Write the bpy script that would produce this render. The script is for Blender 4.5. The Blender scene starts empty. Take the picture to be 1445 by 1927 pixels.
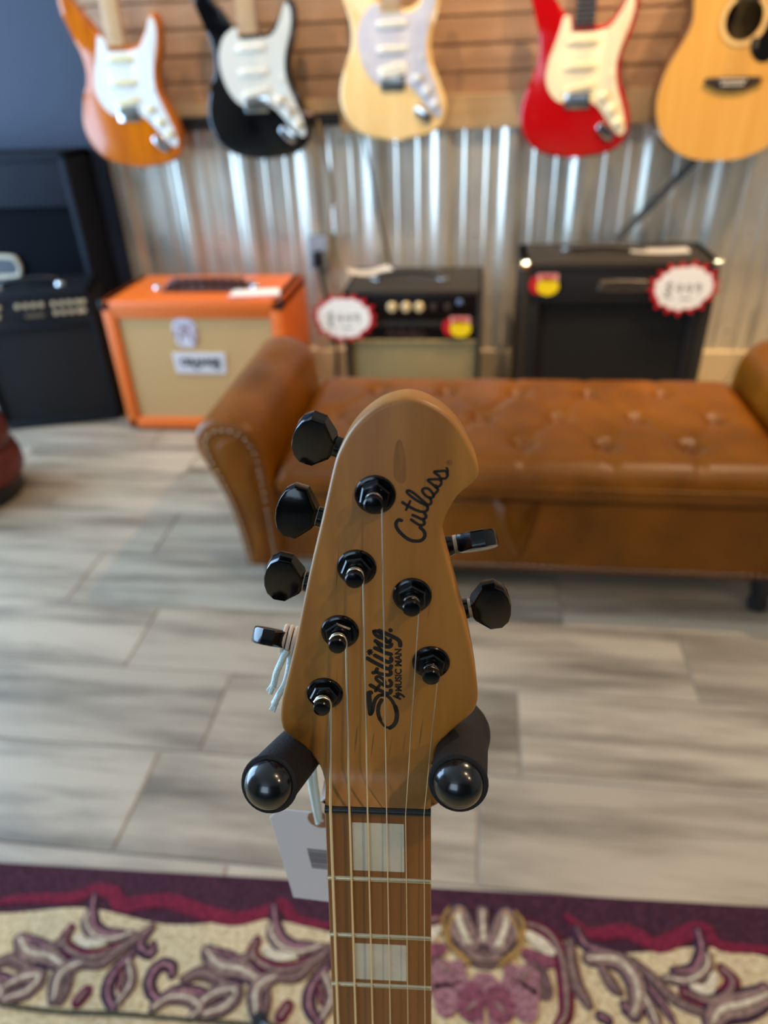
import bpy, bmesh, math, random
from mathutils import Vector, Matrix, noise
random.seed(7)
S = bpy.context.scene
C = S.collection
PI = math.pi
MM = 0.001

# ------------------------------------------------------------------ camera
CAM_H = 1.06
cam_d = bpy.data.cameras.new('camera')
cam = bpy.data.objects.new('camera', cam_d)
C.objects.link(cam)
# world axes seen from the lens (rows: image right, image down, view direction)
ROW_R = Vector((0.99240092, 0.11804251, -0.03473285))
ROW_D = Vector((0.03322078, -0.52883045, -0.84807708))
ROW_F = Vector((-0.11847694, 0.84047863, -0.52873329))
m = Matrix((ROW_R, -ROW_D, -ROW_F)).transposed().to_4x4()
m.translation = (0, 0, CAM_H)
cam.matrix_world = m
cam_d.sensor_fit = 'VERTICAL'
cam_d.lens = 6.86
cam_d.sensor_height = 1927 / 1332 * 6.86
cam_d.sensor_width = 1445 / 1332 * 6.86
cam_d.clip_start = 0.02
cam_d.clip_end = 60
cam_d.dof.use_dof = True
cam_d.dof.focus_distance = 0.268
cam_d.dof.aperture_fstop = 1.9
cam_d.dof.aperture_blades = 0
S.camera = cam

# ------------------------------------------------------------------ light
S.view_settings.view_transform = 'Standard'
S.view_settings.look = 'None'
S.view_settings.exposure = 0.1
S.view_settings.gamma = 1.0
S.view_settings.use_curve_mapping = False
w = bpy.data.worlds.new('world')
S.world = w
w.use_nodes = True
wb = w.node_tree.nodes['Background']
wb.inputs[0].default_value = (0.55, 0.72, 1.0, 1)
wb.inputs[1].default_value = 1.0


def area(name, loc, to, sx, sy, power, col):
    d = bpy.data.lights.new(name, 'AREA')
    d.shape = 'RECTANGLE'
    d.size, d.size_y, d.energy, d.color = sx, sy, power, col
    o = bpy.data.objects.new(name, d)
    C.objects.link(o)
    o.location = loc
    o.rotation_euler = (Vector(to) - Vector(loc)).to_track_quat('-Z', 'Y').to_euler()
    return o


SKY = (0.42, 0.67, 1.0)
WIN_L = (-3.0, 0.0, 2.4, 0.06, 2.45)      # x, y0, y1, z0, z1 of the shop window in the left wall
area('daylight_side', (-2.98, 1.20, 1.255), (0, 1.20, 1.255), 2.4, 2.39, 175, SKY)
WIN_B = (-3.4, -1.75, -0.25, 1.20, 2.50)    # y, x0, x1, z0, z1 of the window behind the viewer
area('daylight_rear', (-1.0, -3.38, 1.85), (-1.0, 0, 1.85), 1.5, 1.3, 22, (0.60, 0.80, 1.0))
WARM = (1.0, 0.71, 0.42)


# ------------------------------------------------------------------ materials
def srgb(h):
    if isinstance(h, str):
        h = [int(h[i:i + 2], 16) / 255 for i in (0, 2, 4)]
    return tuple((c / 12.92 if c <= 0.04045 else ((c + 0.055) / 1.055) ** 2.4) for c in h) + (1,)


MATS = {}


def mat(name, col, rough=0.5, metal=0.0, coat=0.0, spec=0.5, var=0.0, vscale=8.0, stretch=(1, 1, 1),
        bump=0.0, bscale=60.0, col2=None, rand=0.0, rvar=0.0, detail=4.0, contrast=(0.35, 0.65), coat_r=0.05,
        transm=0.0):
    if name in MATS:
        return MATS[name]
    m = bpy.data.materials.new(name)
    m.use_nodes = True
    nt = m.node_tree
    N, L = nt.nodes, nt.links
    b = N['Principled BSDF']
    c1 = srgb(col)
    b.inputs['Base Color'].default_value = c1
    b.inputs['Roughness'].default_value = rough
    b.inputs['Metallic'].default_value = metal
    b.inputs['Coat Weight'].default_value = coat
    b.inputs['Coat Roughness'].default_value = coat_r
    b.inputs['Specular IOR Level'].default_value = spec
    b.inputs['Transmission Weight'].default_value = transm
    if col2 or var or rand or bump or rvar:
        tc = N.new('ShaderNodeTexCoord')
        mp = N.new('ShaderNodeMapping')
        mp.inputs['Scale'].default_value = stretch
        L.new(tc.outputs['Object'], mp.inputs['Vector'])
        vec = mp.outputs['Vector']
        if rand:
            oi = N.new('ShaderNodeObjectInfo')
            mul = N.new('ShaderNodeMath'); mul.operation = 'MULTIPLY'; mul.inputs[1].default_value = 37.0
            L.new(oi.outputs['Random'], mul.inputs[0])
            ad = N.new('ShaderNodeVectorMath'); ad.operation = 'ADD'
            L.new(vec, ad.inputs[0]); L.new(mul.outputs[0], ad.inputs[1])
            vec = ad.outputs[0]
        nz = N.new('ShaderNodeTexNoise')
        nz.inputs['Scale'].default_value = vscale
        nz.inputs['Detail'].default_value = detail
        nz.inputs['Roughness'].default_value = 0.6
        L.new(vec, nz.inputs['Vector'])
        ramp = N.new('ShaderNodeValToRGB')
        ramp.color_ramp.elements[0].position = contrast[0]
        ramp.color_ramp.elements[1].position = contrast[1]
        if col2:
            ramp.color_ramp.elements[0].color = srgb(col2)
            ramp.color_ramp.elements[1].color = c1
        else:
            ramp.color_ramp.elements[0].color = tuple(c * (1 - var) for c in c1[:3]) + (1,)
            ramp.color_ramp.elements[1].color = tuple(min(1, c * (1 + var * 0.5)) for c in c1[:3]) + (1,)
        L.new(nz.outputs['Fac'], ramp.inputs['Fac'])
        colout = ramp.outputs['Color']
        if rand:
            mr = N.new('ShaderNodeMapRange')
            mr.inputs['To Min'].default_value = 1 - rand
            mr.inputs['To Max'].default_value = 1 + rand
            L.new(oi.outputs['Random'], mr.inputs['Value'])
            hs = N.new('ShaderNodeHueSaturation')
            L.new(mr.outputs['Result'], hs.inputs['Value'])
            L.new(colout, hs.inputs['Color'])
            colout = hs.outputs['Color']
        if col2 or var or rand:
            L.new(colout, b.inputs['Base Color'])
        if rvar:
            mr2 = N.new('ShaderNodeMapRange')
            mr2.inputs['To Min'].default_value = max(0.02, rough - rvar)
            mr2.inputs['To Max'].default_value = min(1, rough + rvar)
            L.new(nz.outputs['Fac'], mr2.inputs['Value'])
            L.new(mr2.outputs['Result'], b.inputs['Roughness'])
        if bump:
            n2 = N.new('ShaderNodeTexNoise')
            n2.inputs['Scale'].default_value = bscale
            n2.inputs['Detail'].default_value = 3
            L.new(mp.outputs['Vector'], n2.inputs['Vector'])
            bp = N.new('ShaderNodeBump')
            bp.inputs['Strength'].default_value = bump
            bp.inputs['Distance'].default_value = 0.002
            L.new(n2.outputs['Fac'], bp.inputs['Height'])
            L.new(bp.outputs['Normal'], b.inputs['Normal'])
    MATS[name] = m
    return m


def emis(name, col, strength):
    m = bpy.data.materials.new(name)
    m.use_nodes = True
    b = m.node_tree.nodes['Principled BSDF']
    b.inputs['Base Color'].default_value = srgb(col)
    b.inputs['Emission Color'].default_value = srgb(col)
    b.inputs['Emission Strength'].default_value = strength
    return m


# ------------------------------------------------------------------ mesh helpers
def link(name, me, m=None, parent=None, smooth=False):
    o = bpy.data.objects.new(name, me)
    C.objects.link(o)
    if m and not me.materials:
        me.materials.append(m)
    if parent:
        o.parent = parent
    if smooth:
        me.shade_smooth()
    return o


def obj(name, bm, m=None, parent=None, smooth=False, auto=None, recalc=True):
    if recalc:
        bmesh.ops.recalc_face_normals(bm, faces=bm.faces)
    me = bpy.data.meshes.new(name)
    if auto is not None:
        for f in bm.faces:
            f.smooth = True
        lim = math.radians(auto)
        for e in bm.edges:
            if len(e.link_faces) == 2 and e.calc_face_angle(0) > lim:
                e.smooth = False
    bm.to_mesh(me)
    bm.free()
    return link(name, me, m, parent, smooth and auto is None)


def thing(name, label, cat, loc=(0, 0, 0), rot=(0, 0, 0), group=None):
    o = bpy.data.objects.new(name, None)
    o.empty_display_size = 0.05
    C.objects.link(o)
    o.location = loc
    o.rotation_euler = rot
    tag(o, label, cat, group)
    return o


def tag(o, label, cat, group=None):
    o['label'] = label
    o['category'] = cat
    if group:
        o['group'] = group
    return o


def struct(o):
    o['kind'] = 'structure'
    return o


def stuff(o):
    o['kind'] = 'stuff'
    return o


def box(x0, x1, y0, y1, z0, z1, bev=0.0, seg=2, bm=None):
    t = bmesh.new()
    r = bmesh.ops.create_cube(t, size=1)
    for v in t.verts:
        v.co = Vector(((x0 + x1) / 2 + v.co.x * (x1 - x0), (y0 + y1) / 2 + v.co.y * (y1 - y0),
                       (z0 + z1) / 2 + v.co.z * (z1 - z0)))
    if bev:
        bmesh.ops.bevel(t, geom=t.edges[:], offset=bev, segments=seg, affect='EDGES', profile=0.6)
    return join(bm, t)


def join(bm, t):
    if bm is None:
        return t
    me = bpy.data.meshes.new('tmp')
    t.to_mesh(me)
    bm.from_mesh(me)
    bpy.data.meshes.remove(me)
    t.free()
    return bm


def smooth_pts(pts, n=6, closed=True):
    pts = [Vector(p) for p in pts]
    out = []
    N = len(pts)
    rng = range(N) if closed else range(N - 1)
    for i in rng:
        if closed:
            p0, p1, p2, p3 = pts[i - 1], pts[i], pts[(i + 1) % N], pts[(i + 2) % N]
        else:
            p1, p2 = pts[i], pts[i + 1]
            p0 = pts[i - 1] if i > 0 else p1 * 2 - p2
            p3 = pts[i + 2] if i + 2 < N else p2 * 2 - p1
        for k in range(n):
            t = k / n
            out.append(0.5 * ((2 * p1) + (p2 - p0) * t + (2 * p0 - 5 * p1 + 4 * p2 - p3) * t * t
                              + (3 * p1 - p0 - 3 * p2 + p3) * t ** 3))
    if not closed:
        out.append(pts[-1].copy())
    return out


def prism(pts, z0, z1, bev=0.0, seg=2, bm=None, only_top=False):
    """outline in x, y extruded along z, outer rim rounded"""
    t = bmesh.new()
    vs = [t.verts.new((p[0], p[1], z0)) for p in pts]
    f = t.faces.new(vs)
    r = bmesh.ops.extrude_face_region(t, geom=[f])
    top = [v for v in r['geom'] if isinstance(v, bmesh.types.BMVert)]
    for v in top:
        v.co.z = z1
    if bev:
        tops = set(top)
        es = [e for e in t.edges if (e.verts[0] in tops) == (e.verts[1] in tops)]
        if only_top:
            es = [e for e in es if e.verts[0] in tops]
        bmesh.ops.bevel(t, geom=es, offset=bev, segments=seg, affect='EDGES', profile=0.5)
    return join(bm, t)


def resample(pts, step):
    P = [Vector((p[0], p[1], 0)) for p in pts]
    out, acc = [P[0].copy()], 0.0
    for q, r in zip(P, P[1:] + P[:1]):
        d = (r - q).length
        t = step - acc
        while t <= d and d > 0:
            out.append(q.lerp(r, t / d))
            t += step
        acc = (acc + d) % step
    return [(p.x, p.y) for p in out[:-1]]


def rounded_slab(pts, z0, z1, r, seg=4):
    """outline extruded along z, both rims turned to a quarter round of radius r"""
    n = len(pts)
    P = [Vector((p[0], p[1])) for p in pts]
    if sum(P[i - 1].cross(P[i]) for i in range(n)) < 0:
        P.reverse()
    nr = []
    for i in range(n):
        t = (P[(i + 1) % n] - P[i - 1]).normalized()
        nr.append(Vector((t.y, -t.x)))
    t = bmesh.new()
    rings = []
    for k in range(seg + 1):
        a = PI / 2 * (1 - k / seg)
        rings.append((r * (1 - math.cos(a)), z0 + r * (1 - math.sin(a))))
    rings = [(i, z) for i, z in rings] + [(i, z1 - (z - z0)) for i, z in reversed(rings)]
    vs = [[t.verts.new((P[j].x - nr[j].x * i, P[j].y - nr[j].y * i, z)) for j in range(n)] for i, z in rings]
    for A, B in zip(vs, vs[1:]):
        for j in range(n):
            t.faces.new((A[j], A[(j + 1) % n], B[(j + 1) % n], B[j]))
    t.faces.new(vs[0]); t.faces.new(vs[-1])
    return t


def lathe(prof, n=24, bm=None, mtx=None, cap=True):
    """prof: list of (radius, height) turned about z"""
    t = bmesh.new()
    rings = []
    for r, h in prof:
        if r < 1e-6:
            rings.append([t.verts.new((0, 0, h))])
        else:
            rings.append([t.verts.new((r * math.cos(2 * PI * k / n), r * math.sin(2 * PI * k / n), h)) for k in range(n)])
    for a, b in zip(rings, rings[1:]):
        for k in range(n):
            k2 = (k + 1) % n
            if len(a) == 1 and len(b) == 1:
                continue
            if len(a) == 1:
                t.faces.new((a[0], b[k], b[k2]))
            elif len(b) == 1:
                t.faces.new((a[k], a[k2], b[0]))
            else:
                t.faces.new((a[k], a[k2], b[k2], b[k]))
    if cap:
        for r in (rings[0], rings[-1]):
            if len(r) > 2:
                t.faces.new(r)
    if mtx is not None:
        bmesh.ops.transform(t, matrix=mtx, verts=t.verts)
    return join(bm, t)


def tube(path, rad, n=10, bm=None, closed=False):
    t = bmesh.new()
    P = [Vector(p) for p in path]
    R = rad if isinstance(rad, (list, tuple)) else [rad] * len(P)
    up = None
    rings = []
    for i, p in enumerate(P):
        a = P[i - 1] if i else (P[-1] if closed else p)
        b = P[i + 1] if i + 1 < len(P) else (P[0] if closed else p)
        d = (b - a).normalized()
        if up is None:
            up = d.orthogonal().normalized()
        else:
            up = (up - d * up.dot(d))
            up = up.normalized() if up.length > 1e-9 else d.orthogonal().normalized()
        s = d.cross(up)
        rings.append([t.verts.new(p + (up * math.cos(2 * PI * k / n) + s * math.sin(2 * PI * k / n)) * R[i]) for k in range(n)])
    pairs = list(zip(rings, rings[1:])) + ([(rings[-1], rings[0])] if closed else [])
    for a, b in pairs:
        for k in range(n):
            t.faces.new((a[k], a[(k + 1) % n], b[(k + 1) % n], b[k]))
    if not closed:
        t.faces.new(rings[0])
        t.faces.new(rings[-1])
    return join(bm, t)


def ribbon(pts, wd, z0, z1, bm=None, n=5, taper=0.0):
    """a flat stroke with round ends lying in x, y, from z0 up to z1"""
    P = smooth_pts([(p[0], p[1], 0) for p in pts], n, False) if len(pts) > 2 else [Vector((p[0], p[1], 0)) for p in pts]
    t = bmesh.new()
    L, Rr = [], []
    for i, p in enumerate(P):
        d = (P[min(i + 1, len(P) - 1)] - P[max(i - 1, 0)])
        d = d.normalized() if d.length > 1e-9 else Vector((1, 0, 0))
        s = Vector((-d.y, d.x, 0))
        f = i / max(1, len(P) - 1)
        h = wd / 2 * (1 - taper * abs(2 * f - 1) ** 2)
        L.append(p + s * h)
        Rr.append(p - s * h)

    def cap(c, d, h):
        s = Vector((-d.y, d.x, 0))
        return [c + s * h * math.cos(a) + d * h * math.sin(a) for a in (PI / 6, PI / 3, PI / 2, 2 * PI / 3, 5 * PI / 6)]
    d0 = (P[0] - P[1]).normalized()
    d1 = (P[-1] - P[-2]).normalized()
    h0 = (L[0] - Rr[0]).length / 2
    top, bot = [], []
    vt = [(t.verts.new((a.x, a.y, z1)), t.verts.new((b.x, b.y, z1))) for a, b in zip(L, Rr)]
    for a, b in zip(vt, vt[1:]):
        t.faces.new((a[0], a[1], b[1], b[0]))
    for c, d, pr, in ((P[0], d0, (vt[0][1], vt[0][0])), (P[-1], d1, (vt[-1][0], vt[-1][1]))):
        t.faces.new([pr[0]] + [t.verts.new((q.x, q.y, z1)) for q in cap(c, d, h0)] + [pr[1]])
    for f in t.faces:
        f.normal_update()
        if f.normal.z < 0:
            f.normal_flip()
    if z1 > z0:
        r = bmesh.ops.extrude_edge_only(t, edges=[e for e in t.edges if len(e.link_faces) == 1])
        for v in [g for g in r['geom'] if isinstance(g, bmesh.types.BMVert)]:
            v.co.z = z0
    return join(bm, t)


def text_bm(s, size, bold=0.0, align='CENTER', shear=0.0):
    cu = bpy.data.curves.new('txt', 'FONT')
    cu.body = s
    cu.size = size
    cu.align_x = align
    cu.align_y = 'CENTER'
    cu.offset = bold
    cu.shear = shear
    cu.resolution_u = 3
    o = bpy.data.objects.new('txt', cu)
    C.objects.link(o)
    dg = bpy.context.evaluated_depsgraph_get()
    me = bpy.data.meshes.new_from_object(o.evaluated_get(dg))
    bm = bmesh.new()
    bm.from_mesh(me)
    bpy.data.objects.remove(o)
    bpy.data.meshes.remove(me)
    bpy.data.curves.remove(cu)
    return bm


def move(bm, mtx):
    bmesh.ops.transform(bm, matrix=mtx, verts=bm.verts)
    return bm


FRONT = Matrix.Rotation(PI / 2, 4, 'X')     # turns an x, y drawing with z out into one that faces -Y


def front(bm, x, y, z, rz=0.0):
    return move(bm, Matrix.Translation((x, y, z)) @ Matrix.Rotation(rz, 4, 'Z') @ FRONT)


# ------------------------------------------------------------------ the room
Y_W = 2.70                     # plane of the back wall
X0, X1, YB, ZC = -3.0, 3.2, -3.4, 2.75
m_paint = mat('cream_paint', 'cdbfa8', 0.8, var=0.05, vscale=3)
m_navy = mat('navy_paint', '1b263b', 0.62, var=0.08, vscale=2.5, bump=0.15, bscale=300)
m_ceil = mat('ceiling_paint', 'd8d2c6', 0.85)
m_grout = mat('grout', '9f978c', 0.9, var=0.1, vscale=40)
m_plank = mat('plank_tile', 'b3a48d', 0.38, col2='756a5a', vscale=2.0, stretch=(0.9, 8, 1), rand=0.13, detail=5,
              contrast=(0.34, 0.58), bump=0.08, bscale=30, rvar=0.08)
m_slat = mat('slat_laminate', 'b08a66', 0.55, col2='94704f', vscale=3.0, stretch=(1.0, 1, 16), rand=0.05, detail=6,
             contrast=(0.3, 0.7))
m_rail = mat('rail_board', 'b59a72', 0.6, var=0.08, vscale=5, stretch=(0.6, 1, 8))
m_metal = mat('galvanised_sheet', 'dcd4c2', 0.30, metal=0.62, var=0.10, vscale=16, stretch=(1, 1, 0.35), rvar=0.06)
m_base = mat('baseboard_paint', 'd8c29a', 0.6, var=0.05, vscale=6)
m_void = mat('matte_black', '08080a', 0.9)
m_white = mat('window_frame_white', 'dcdcd8', 0.5)

floor = struct(obj('floor', box(X0, X1, YB, Y_W + 0.03, -0.06, -0.0028), m_grout))
bm = box(-0.292, 0.292, -0.1005, 0.1005, -0.004, 0.0, 0.0012, 1)
me = bpy.data.meshes.new('plank')
bmesh.ops.recalc_face_normals(bm, faces=bm.faces)
bm.to_mesh(me); bm.free()
me.materials.append(m_plank)
ROW0, PITCH, LEN = 0.621, 0.2045, 0.588
JOINT = {-3: -.10, -2: -.29, -1: -.36, 0: -.555, 1: -.48, 2: -.13, 3: -.37, 4: -.235, 5: -.07, 6: -.31, 7: -.5, 8: -.2, 9: -.42}
for r in range(-3, 10):
    yc = ROW0 + (r + 0.5) * PITCH
    wid = PITCH
    k0 = -4 if r > 2 else -3
    for k in range(k0, 4):
        o = link('plank', me, None, floor)
        o.location = (JOINT[r] + (k + 0.5) * LEN, yc, 0)
        if k % 2:
            o.rotation_euler.z = PI

# back wall with its cladding
wall = struct(obj('wall_back', box(-1.33, X1, Y_W, Y_W + 0.12, 0, ZC), m_paint))
SLAT = 0.0745
bm = bmesh.new()
prof = [(-0.008, 0.0), (-0.008, 0.006), (-0.015, 0.006), (-0.018, 0.009), (-0.018, 0.0725), (-0.016, SLAT), (-0.008, SLAT)]
vs = [[bm.verts.new((x, y, z)) for y, z in prof] for x in (-1.33, X1)]
for k in range(len(prof) - 1):
    bm.faces.new((vs[0][k], vs[0][k + 1], vs[1][k + 1], vs[1][k]))
bm.faces.new(vs[0]); bm.faces.new(vs[1])
bmesh.ops.recalc_face_normals(bm, faces=bm.faces)
me = bpy.data.meshes.new('slat')
bm.to_mesh(me); bm.free()
me.materials.append(m_slat)
z = 0.968
while z < 2.6:
    o = link('slat', me, None, wall)
    o.location = (0, Y_W, z)
    z += SLAT

# ribbed sheet metal below: broad ribs with two small ribs between
bm = bmesh.new()
PER, XR = 0.2335, -0.128
one = [(-0.046, 0.0), (-0.036, -0.003), (-0.019, -0.0135), (-0.011, -0.0155), (0.011, -0.0155), (0.019, -0.0135), (0.036, -0.003), (0.046, 0.0),
       (0.070, 0.0), (0.0765, -0.0035), (0.0835, -0.0035), (0.090, 0.0),
       (0.144, 0.0), (0.1505, -0.0035), (0.1575, -0.0035), (0.164, 0.0)]
pr = []
k = -6
while True:
    for dx, dy in one:
        x = XR + k * PER + dx
        pr.append((x, dy))
    if XR + k * PER > X1 - 0.3:
        break
    k += 1
pr = [(x, y) for x, y in pr if -1.318 < x < X1]
rows = []
for z in (0.10, 0.905):
    rows.append([bm.verts.new((x, Y_W - 0.003 + y, z)) for x, y in pr])
for a in range(len(pr) - 1):
    bm.faces.new((rows[0][a], rows[0][a + 1], rows[1][a + 1], rows[1][a]))
panel = obj('metal_panel', bm, m_metal, wall)
bm = bmesh.new()
for xs in range(-5, 9):
    for zz in (0.2, 0.55, 0.86):
        lathe([(0.0055, 0), (0.0055, 0.002), (0.003, 0.004), (0, 0.0045)], 8, bm,
              Matrix.Translation((XR + xs * PER + 0.117, Y_W - 0.003, zz)) @ FRONT)
stuff(obj('panel_screws', bm, mat('screw_zinc', '9a978f', 0.35, metal=1.0), panel))

rail = struct(obj('trim_1', box(-0.47, X1, Y_W - 0.032, Y_W, 0.888, 0.986, 0.003, 2), m_rail))
rail2 = struct(obj('trim_2', box(-1.33, -0.47, Y_W - 0.032, Y_W, 0.948, 0.986, 0.003, 2), m_rail))
bl = struct(obj('trim_3', box(-1.33, -0.47, Y_W - 0.040, Y_W, 0.912, 0.948, 0.002, 1), mat('black_strip', '111214', 0.5)))  # plain black strip below the left rail
struct(obj('baseboard_back', box(-1.33, X1, Y_W - 0.022, Y_W, 0.0, 0.128, 0.006, 3), m_base))

# navy painted wall section to the left of the metal
struct(obj('wall_navy', box(X0, -1.33, Y_W - 0.03, Y_W + 0.12, 0, ZC), m_navy))
struct(obj('baseboard_navy', box(X0, -1.33, Y_W - 0.045, Y_W - 0.03, 0.0, 0.10, 0.004, 2), mat('dark_baseboard', '1a1d24', 0.5)))

# side walls, wall behind the viewer (with windows), ceiling
y0, y1, z0, z1 = WIN_L[1:]
bm = box(X0 - 0.12, X0, YB, y0, 0, ZC)
box(X0 - 0.12, X0, y1, Y_W + 0.12, 0, ZC, bm=bm)
box(X0 - 0.12, X0, y0, y1, 0, z0, bm=bm)
box(X0 - 0.12, X0, y0, y1, z1, ZC, bm=bm)
struct(obj('wall_left', bm, m_paint))
x0, x1, z0, z1 = WIN_B[1:]
bm = box(X0, x0, YB - 0.12, YB, 0, ZC)
box(x1, X1, YB - 0.12, YB, 0, ZC, bm=bm)
box(x0, x1, YB - 0.12, YB, 0, z0, bm=bm)
box(x0, x1, YB - 0.12, YB, z1, ZC, bm=bm)
struct(obj('wall_front', bm, mat('charcoal_paint', '3c3733', 0.8)))
struct(obj('wall_right', box(X1, X1 + 0.12, YB, Y_W + 0.12, 0, ZC), m_paint))
struct(obj('ceiling', box(X0, X1, YB, Y_W + 0.12, ZC, ZC + 0.1), m_ceil))
# window frames set in the openings
y0, y1, z0, z1 = WIN_L[1:]
bm = box(X0 - 0.10, X0 - 0.04, y0, y1, z0, z0 + 0.05)
for a, b, c, d in ((y0, y1, z1 - 0.05, z1), (y0, y0 + 0.05, z0, z1), (y1 - 0.05, y1, z0, z1),
                   (y0 + 1.18, y0 + 1.22, z0, z1)):
    box(X0 - 0.10, X0 - 0.04, a, b, c, d, bm=bm)
struct(obj('window_1', bm, m_white))

x0, x1, z0, z1 = WIN_B[1:]
bm = box(x0, x1, YB - 0.10, YB - 0.04, z0, z0 + 0.05)
for a, b, c, d in ((x0, x1, z1 - 0.05, z1), (x0, x0 + 0.05, z0, z1), (x1 - 0.05, x1, z0, z1)):
    box(a, b, YB - 0.10, YB - 0.04, c, d, bm=bm)
struct(obj('window_2', bm, m_white))

# ------------------------------------------------------------------ ceiling spotlights (above the frame)
m_can = mat('spot_can', '1a1a1a', 0.4)


def spot(x, y, tx, ty, tz, power, where, size=75):
    z = ZC - 0.14
    t = thing('ceiling_spotlight', where, 'spotlight', (x, y, ZC), group='warm ceiling spotlights')
    d = (Vector((tx, ty, tz)) - Vector((x, y, z))).normalized()
    q = d.to_track_quat('Z', 'Y').to_matrix().to_4x4()
    bm = lathe([(0.030, -0.07), (0.045, -0.06), (0.048, 0.05), (0.043, 0.05), (0.040, 0.0), (0, 0.0)], 20)
    move(bm, Matrix.Translation((0, 0, -0.14)) @ q)
    obj('can', bm, m_can, t, auto=35)
    obj('stem', tube([(0, 0, 0), (0, 0, -0.14)], 0.008, 8), m_can, t)
    obj('ceiling_rose', lathe([(0.045, -0.015), (0.045, 0.0)], 16), m_can, t)
    ld = bpy.data.lights.new('spot_lamp', 'SPOT')
    ld.energy = power
    ld.color = WARM
    ld.spot_size = math.radians(size)
    ld.spot_blend = 0.6
    ld.shadow_soft_size = 0.035
    lo = bpy.data.objects.new('lamp', ld)
    C.objects.link(lo)
    lo.parent = t
    lo.location = Vector((0, 0, -0.14)) + d * 0.052
    lo.rotation_euler = d.to_track_quat('-Z', 'Y').to_euler()
    return t


spot(-1.25, 1.80, -1.10, 2.7, 0.9, 36, 'warm ceiling spotlight above the amber guitar')
spot(-0.55, 1.75, -0.35, 2.7, 0.9, 66, 'warm ceiling spotlight above the black guitar')
spot(0.35, 1.85, 0.45, 2.7, 0.85, 100, 'warm ceiling spotlight above the red guitar')
spot(1.25, 1.85, 0.95, 2.6, 0.75, 120, 'warm ceiling spotlight above the acoustic guitar')
spot(1.10, 1.55, 0.70, 1.05, 0.0, 105, 'warm ceiling spotlight above the right bench arm', 95)
spot(0.95, -0.30, 0.25, 0.75, 0.3, 34, 'warm ceiling spotlight right of the rug', 90)
spot(1.75, -0.95, 0.4, 0.9, 0.3, 34, 'warm ceiling spotlight farthest from the back wall', 85)


# ------------------------------------------------------------------ rug
RUG_A = (-0.7233, 0.5826)
RUG_ROT = math.radians(2.247)
rug = thing('patterned_rug', 'burgundy and cream scroll patterned rug lying on the plank floor', 'rug',
            (RUG_A[0], RUG_A[1], 0), (0, 0, RUG_ROT))


def pile(name, c, c2, r=0.95):
    return mat(name, c, r, col2=c2, vscale=170, detail=2, bump=0.6, bscale=380, spec=0.15)


m_burg = pile('pile_plum', '4c2a36', '341c26')
bm = box(-1.0, 1.75, -2.1, 0.0, 0.0005, 0.0095, 0.004, 2)
obj('base', bm, m_burg, rug)
RUGM = {'red': pile('pile_crimson', '80263a', '561a2a'), 'dark': pile('pile_aubergine', '4a3340', '2f202c'),
        'tan': pile('pile_taupe', '94786c', '6a544e'), 'burg': pile('pile_burgundy', '6e1f38', '4a1428'),
        'cream2': pile('pile_cream', 'dccdb0', 'a89a80'), 'brown': pile('pile_brown', '70564f', '4f3b3a'),
        'line': pile('pile_olive', '55503f', '3c382c'), 'gold': pile('pile_gold', 'a8834a', '7a5c34'),
        'mauve': pile('pile_mauve', '8c505c', '5e343f'), 'rose': pile('pile_rose', 'a6777a', '6e464b'),
        'field': pile('pile_field', 'd6c29a', 'ac956e')}
RUGL = [('red', 22, [(35, -62), (69, -55), (141, -50), (172, -36), (204, -39), (225, -56), (287, -45), (345, -58), (401, -66), (450, -50), (466, -40), (491, -61), (538, -68)]), ('bound', 4, [(45, -79), (148, -80), (285, -90), (429, -94), (542, -100)]), ('dark', 19, [(176, -45), (184, -69), (197, -89), (217, -98), (241, -96)]), ('tan', 12, [(178, -73), (182, -86), (201, -102), (228, -106), (256, -96)]), ('burg', 21, [(162, -94), (160, -113), (177, -126), (204, -132), (229, -126), (246, -115)]), ('cream2', 12, [(176, -105), (196, -114), (220, -112)]), ('brown', 17, [(198, -141), (228, -139), (245, -122), (262, -105), (282, -85)]), ('dark', 18, [(282, -87), (273, -111), (293, -122), (292, -109)]), ('dark', 20, [(269, -120), (251, -149), (251, -173), (268, -193)]), ('burg', 18, [(263, -149), (268, -166)]), ('tan', 11, [(265, -133), (279, -160), (271, -186)]), ('dark', 20, [(333, -147), (329, -137), (313, -135), (304, -152), (311, -169), (328, -180)]), ('dark', 17, [(320, -184), (343, -167), (372, -165), (396, -170)]), ('tan', 13, [(321, -189), (339, -175), (365, -174), (384, -184), (375, -196)]), ('tan', 16, [(385, -176), (404, -163), (426, -161), (418, -180), (393, -191)]), ('brown', 21, [(351, -151), (374, -142), (400, -149), (414, -160)]), ('tan', 21, [(373, -114), (395, -131), (426, -134), (451, -144)]), ('dark', 13, [(375, -109), (411, -118), (436, -130)]), ('brown', 18, [(424, -141), (426, -123), (441, -116)]), ('tan', 18, [(182, -186), (176, -160), (186, -146), (198, -141)]), ('brown', 13, [(193, -191), (194, -177), (193, -159)]), ('burg', 27, [(216, -187), (222, -175)]), ('line', 4, [(112, -198), (196, -201), (276, -198), (373, -199), (455, -199)])]
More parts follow.
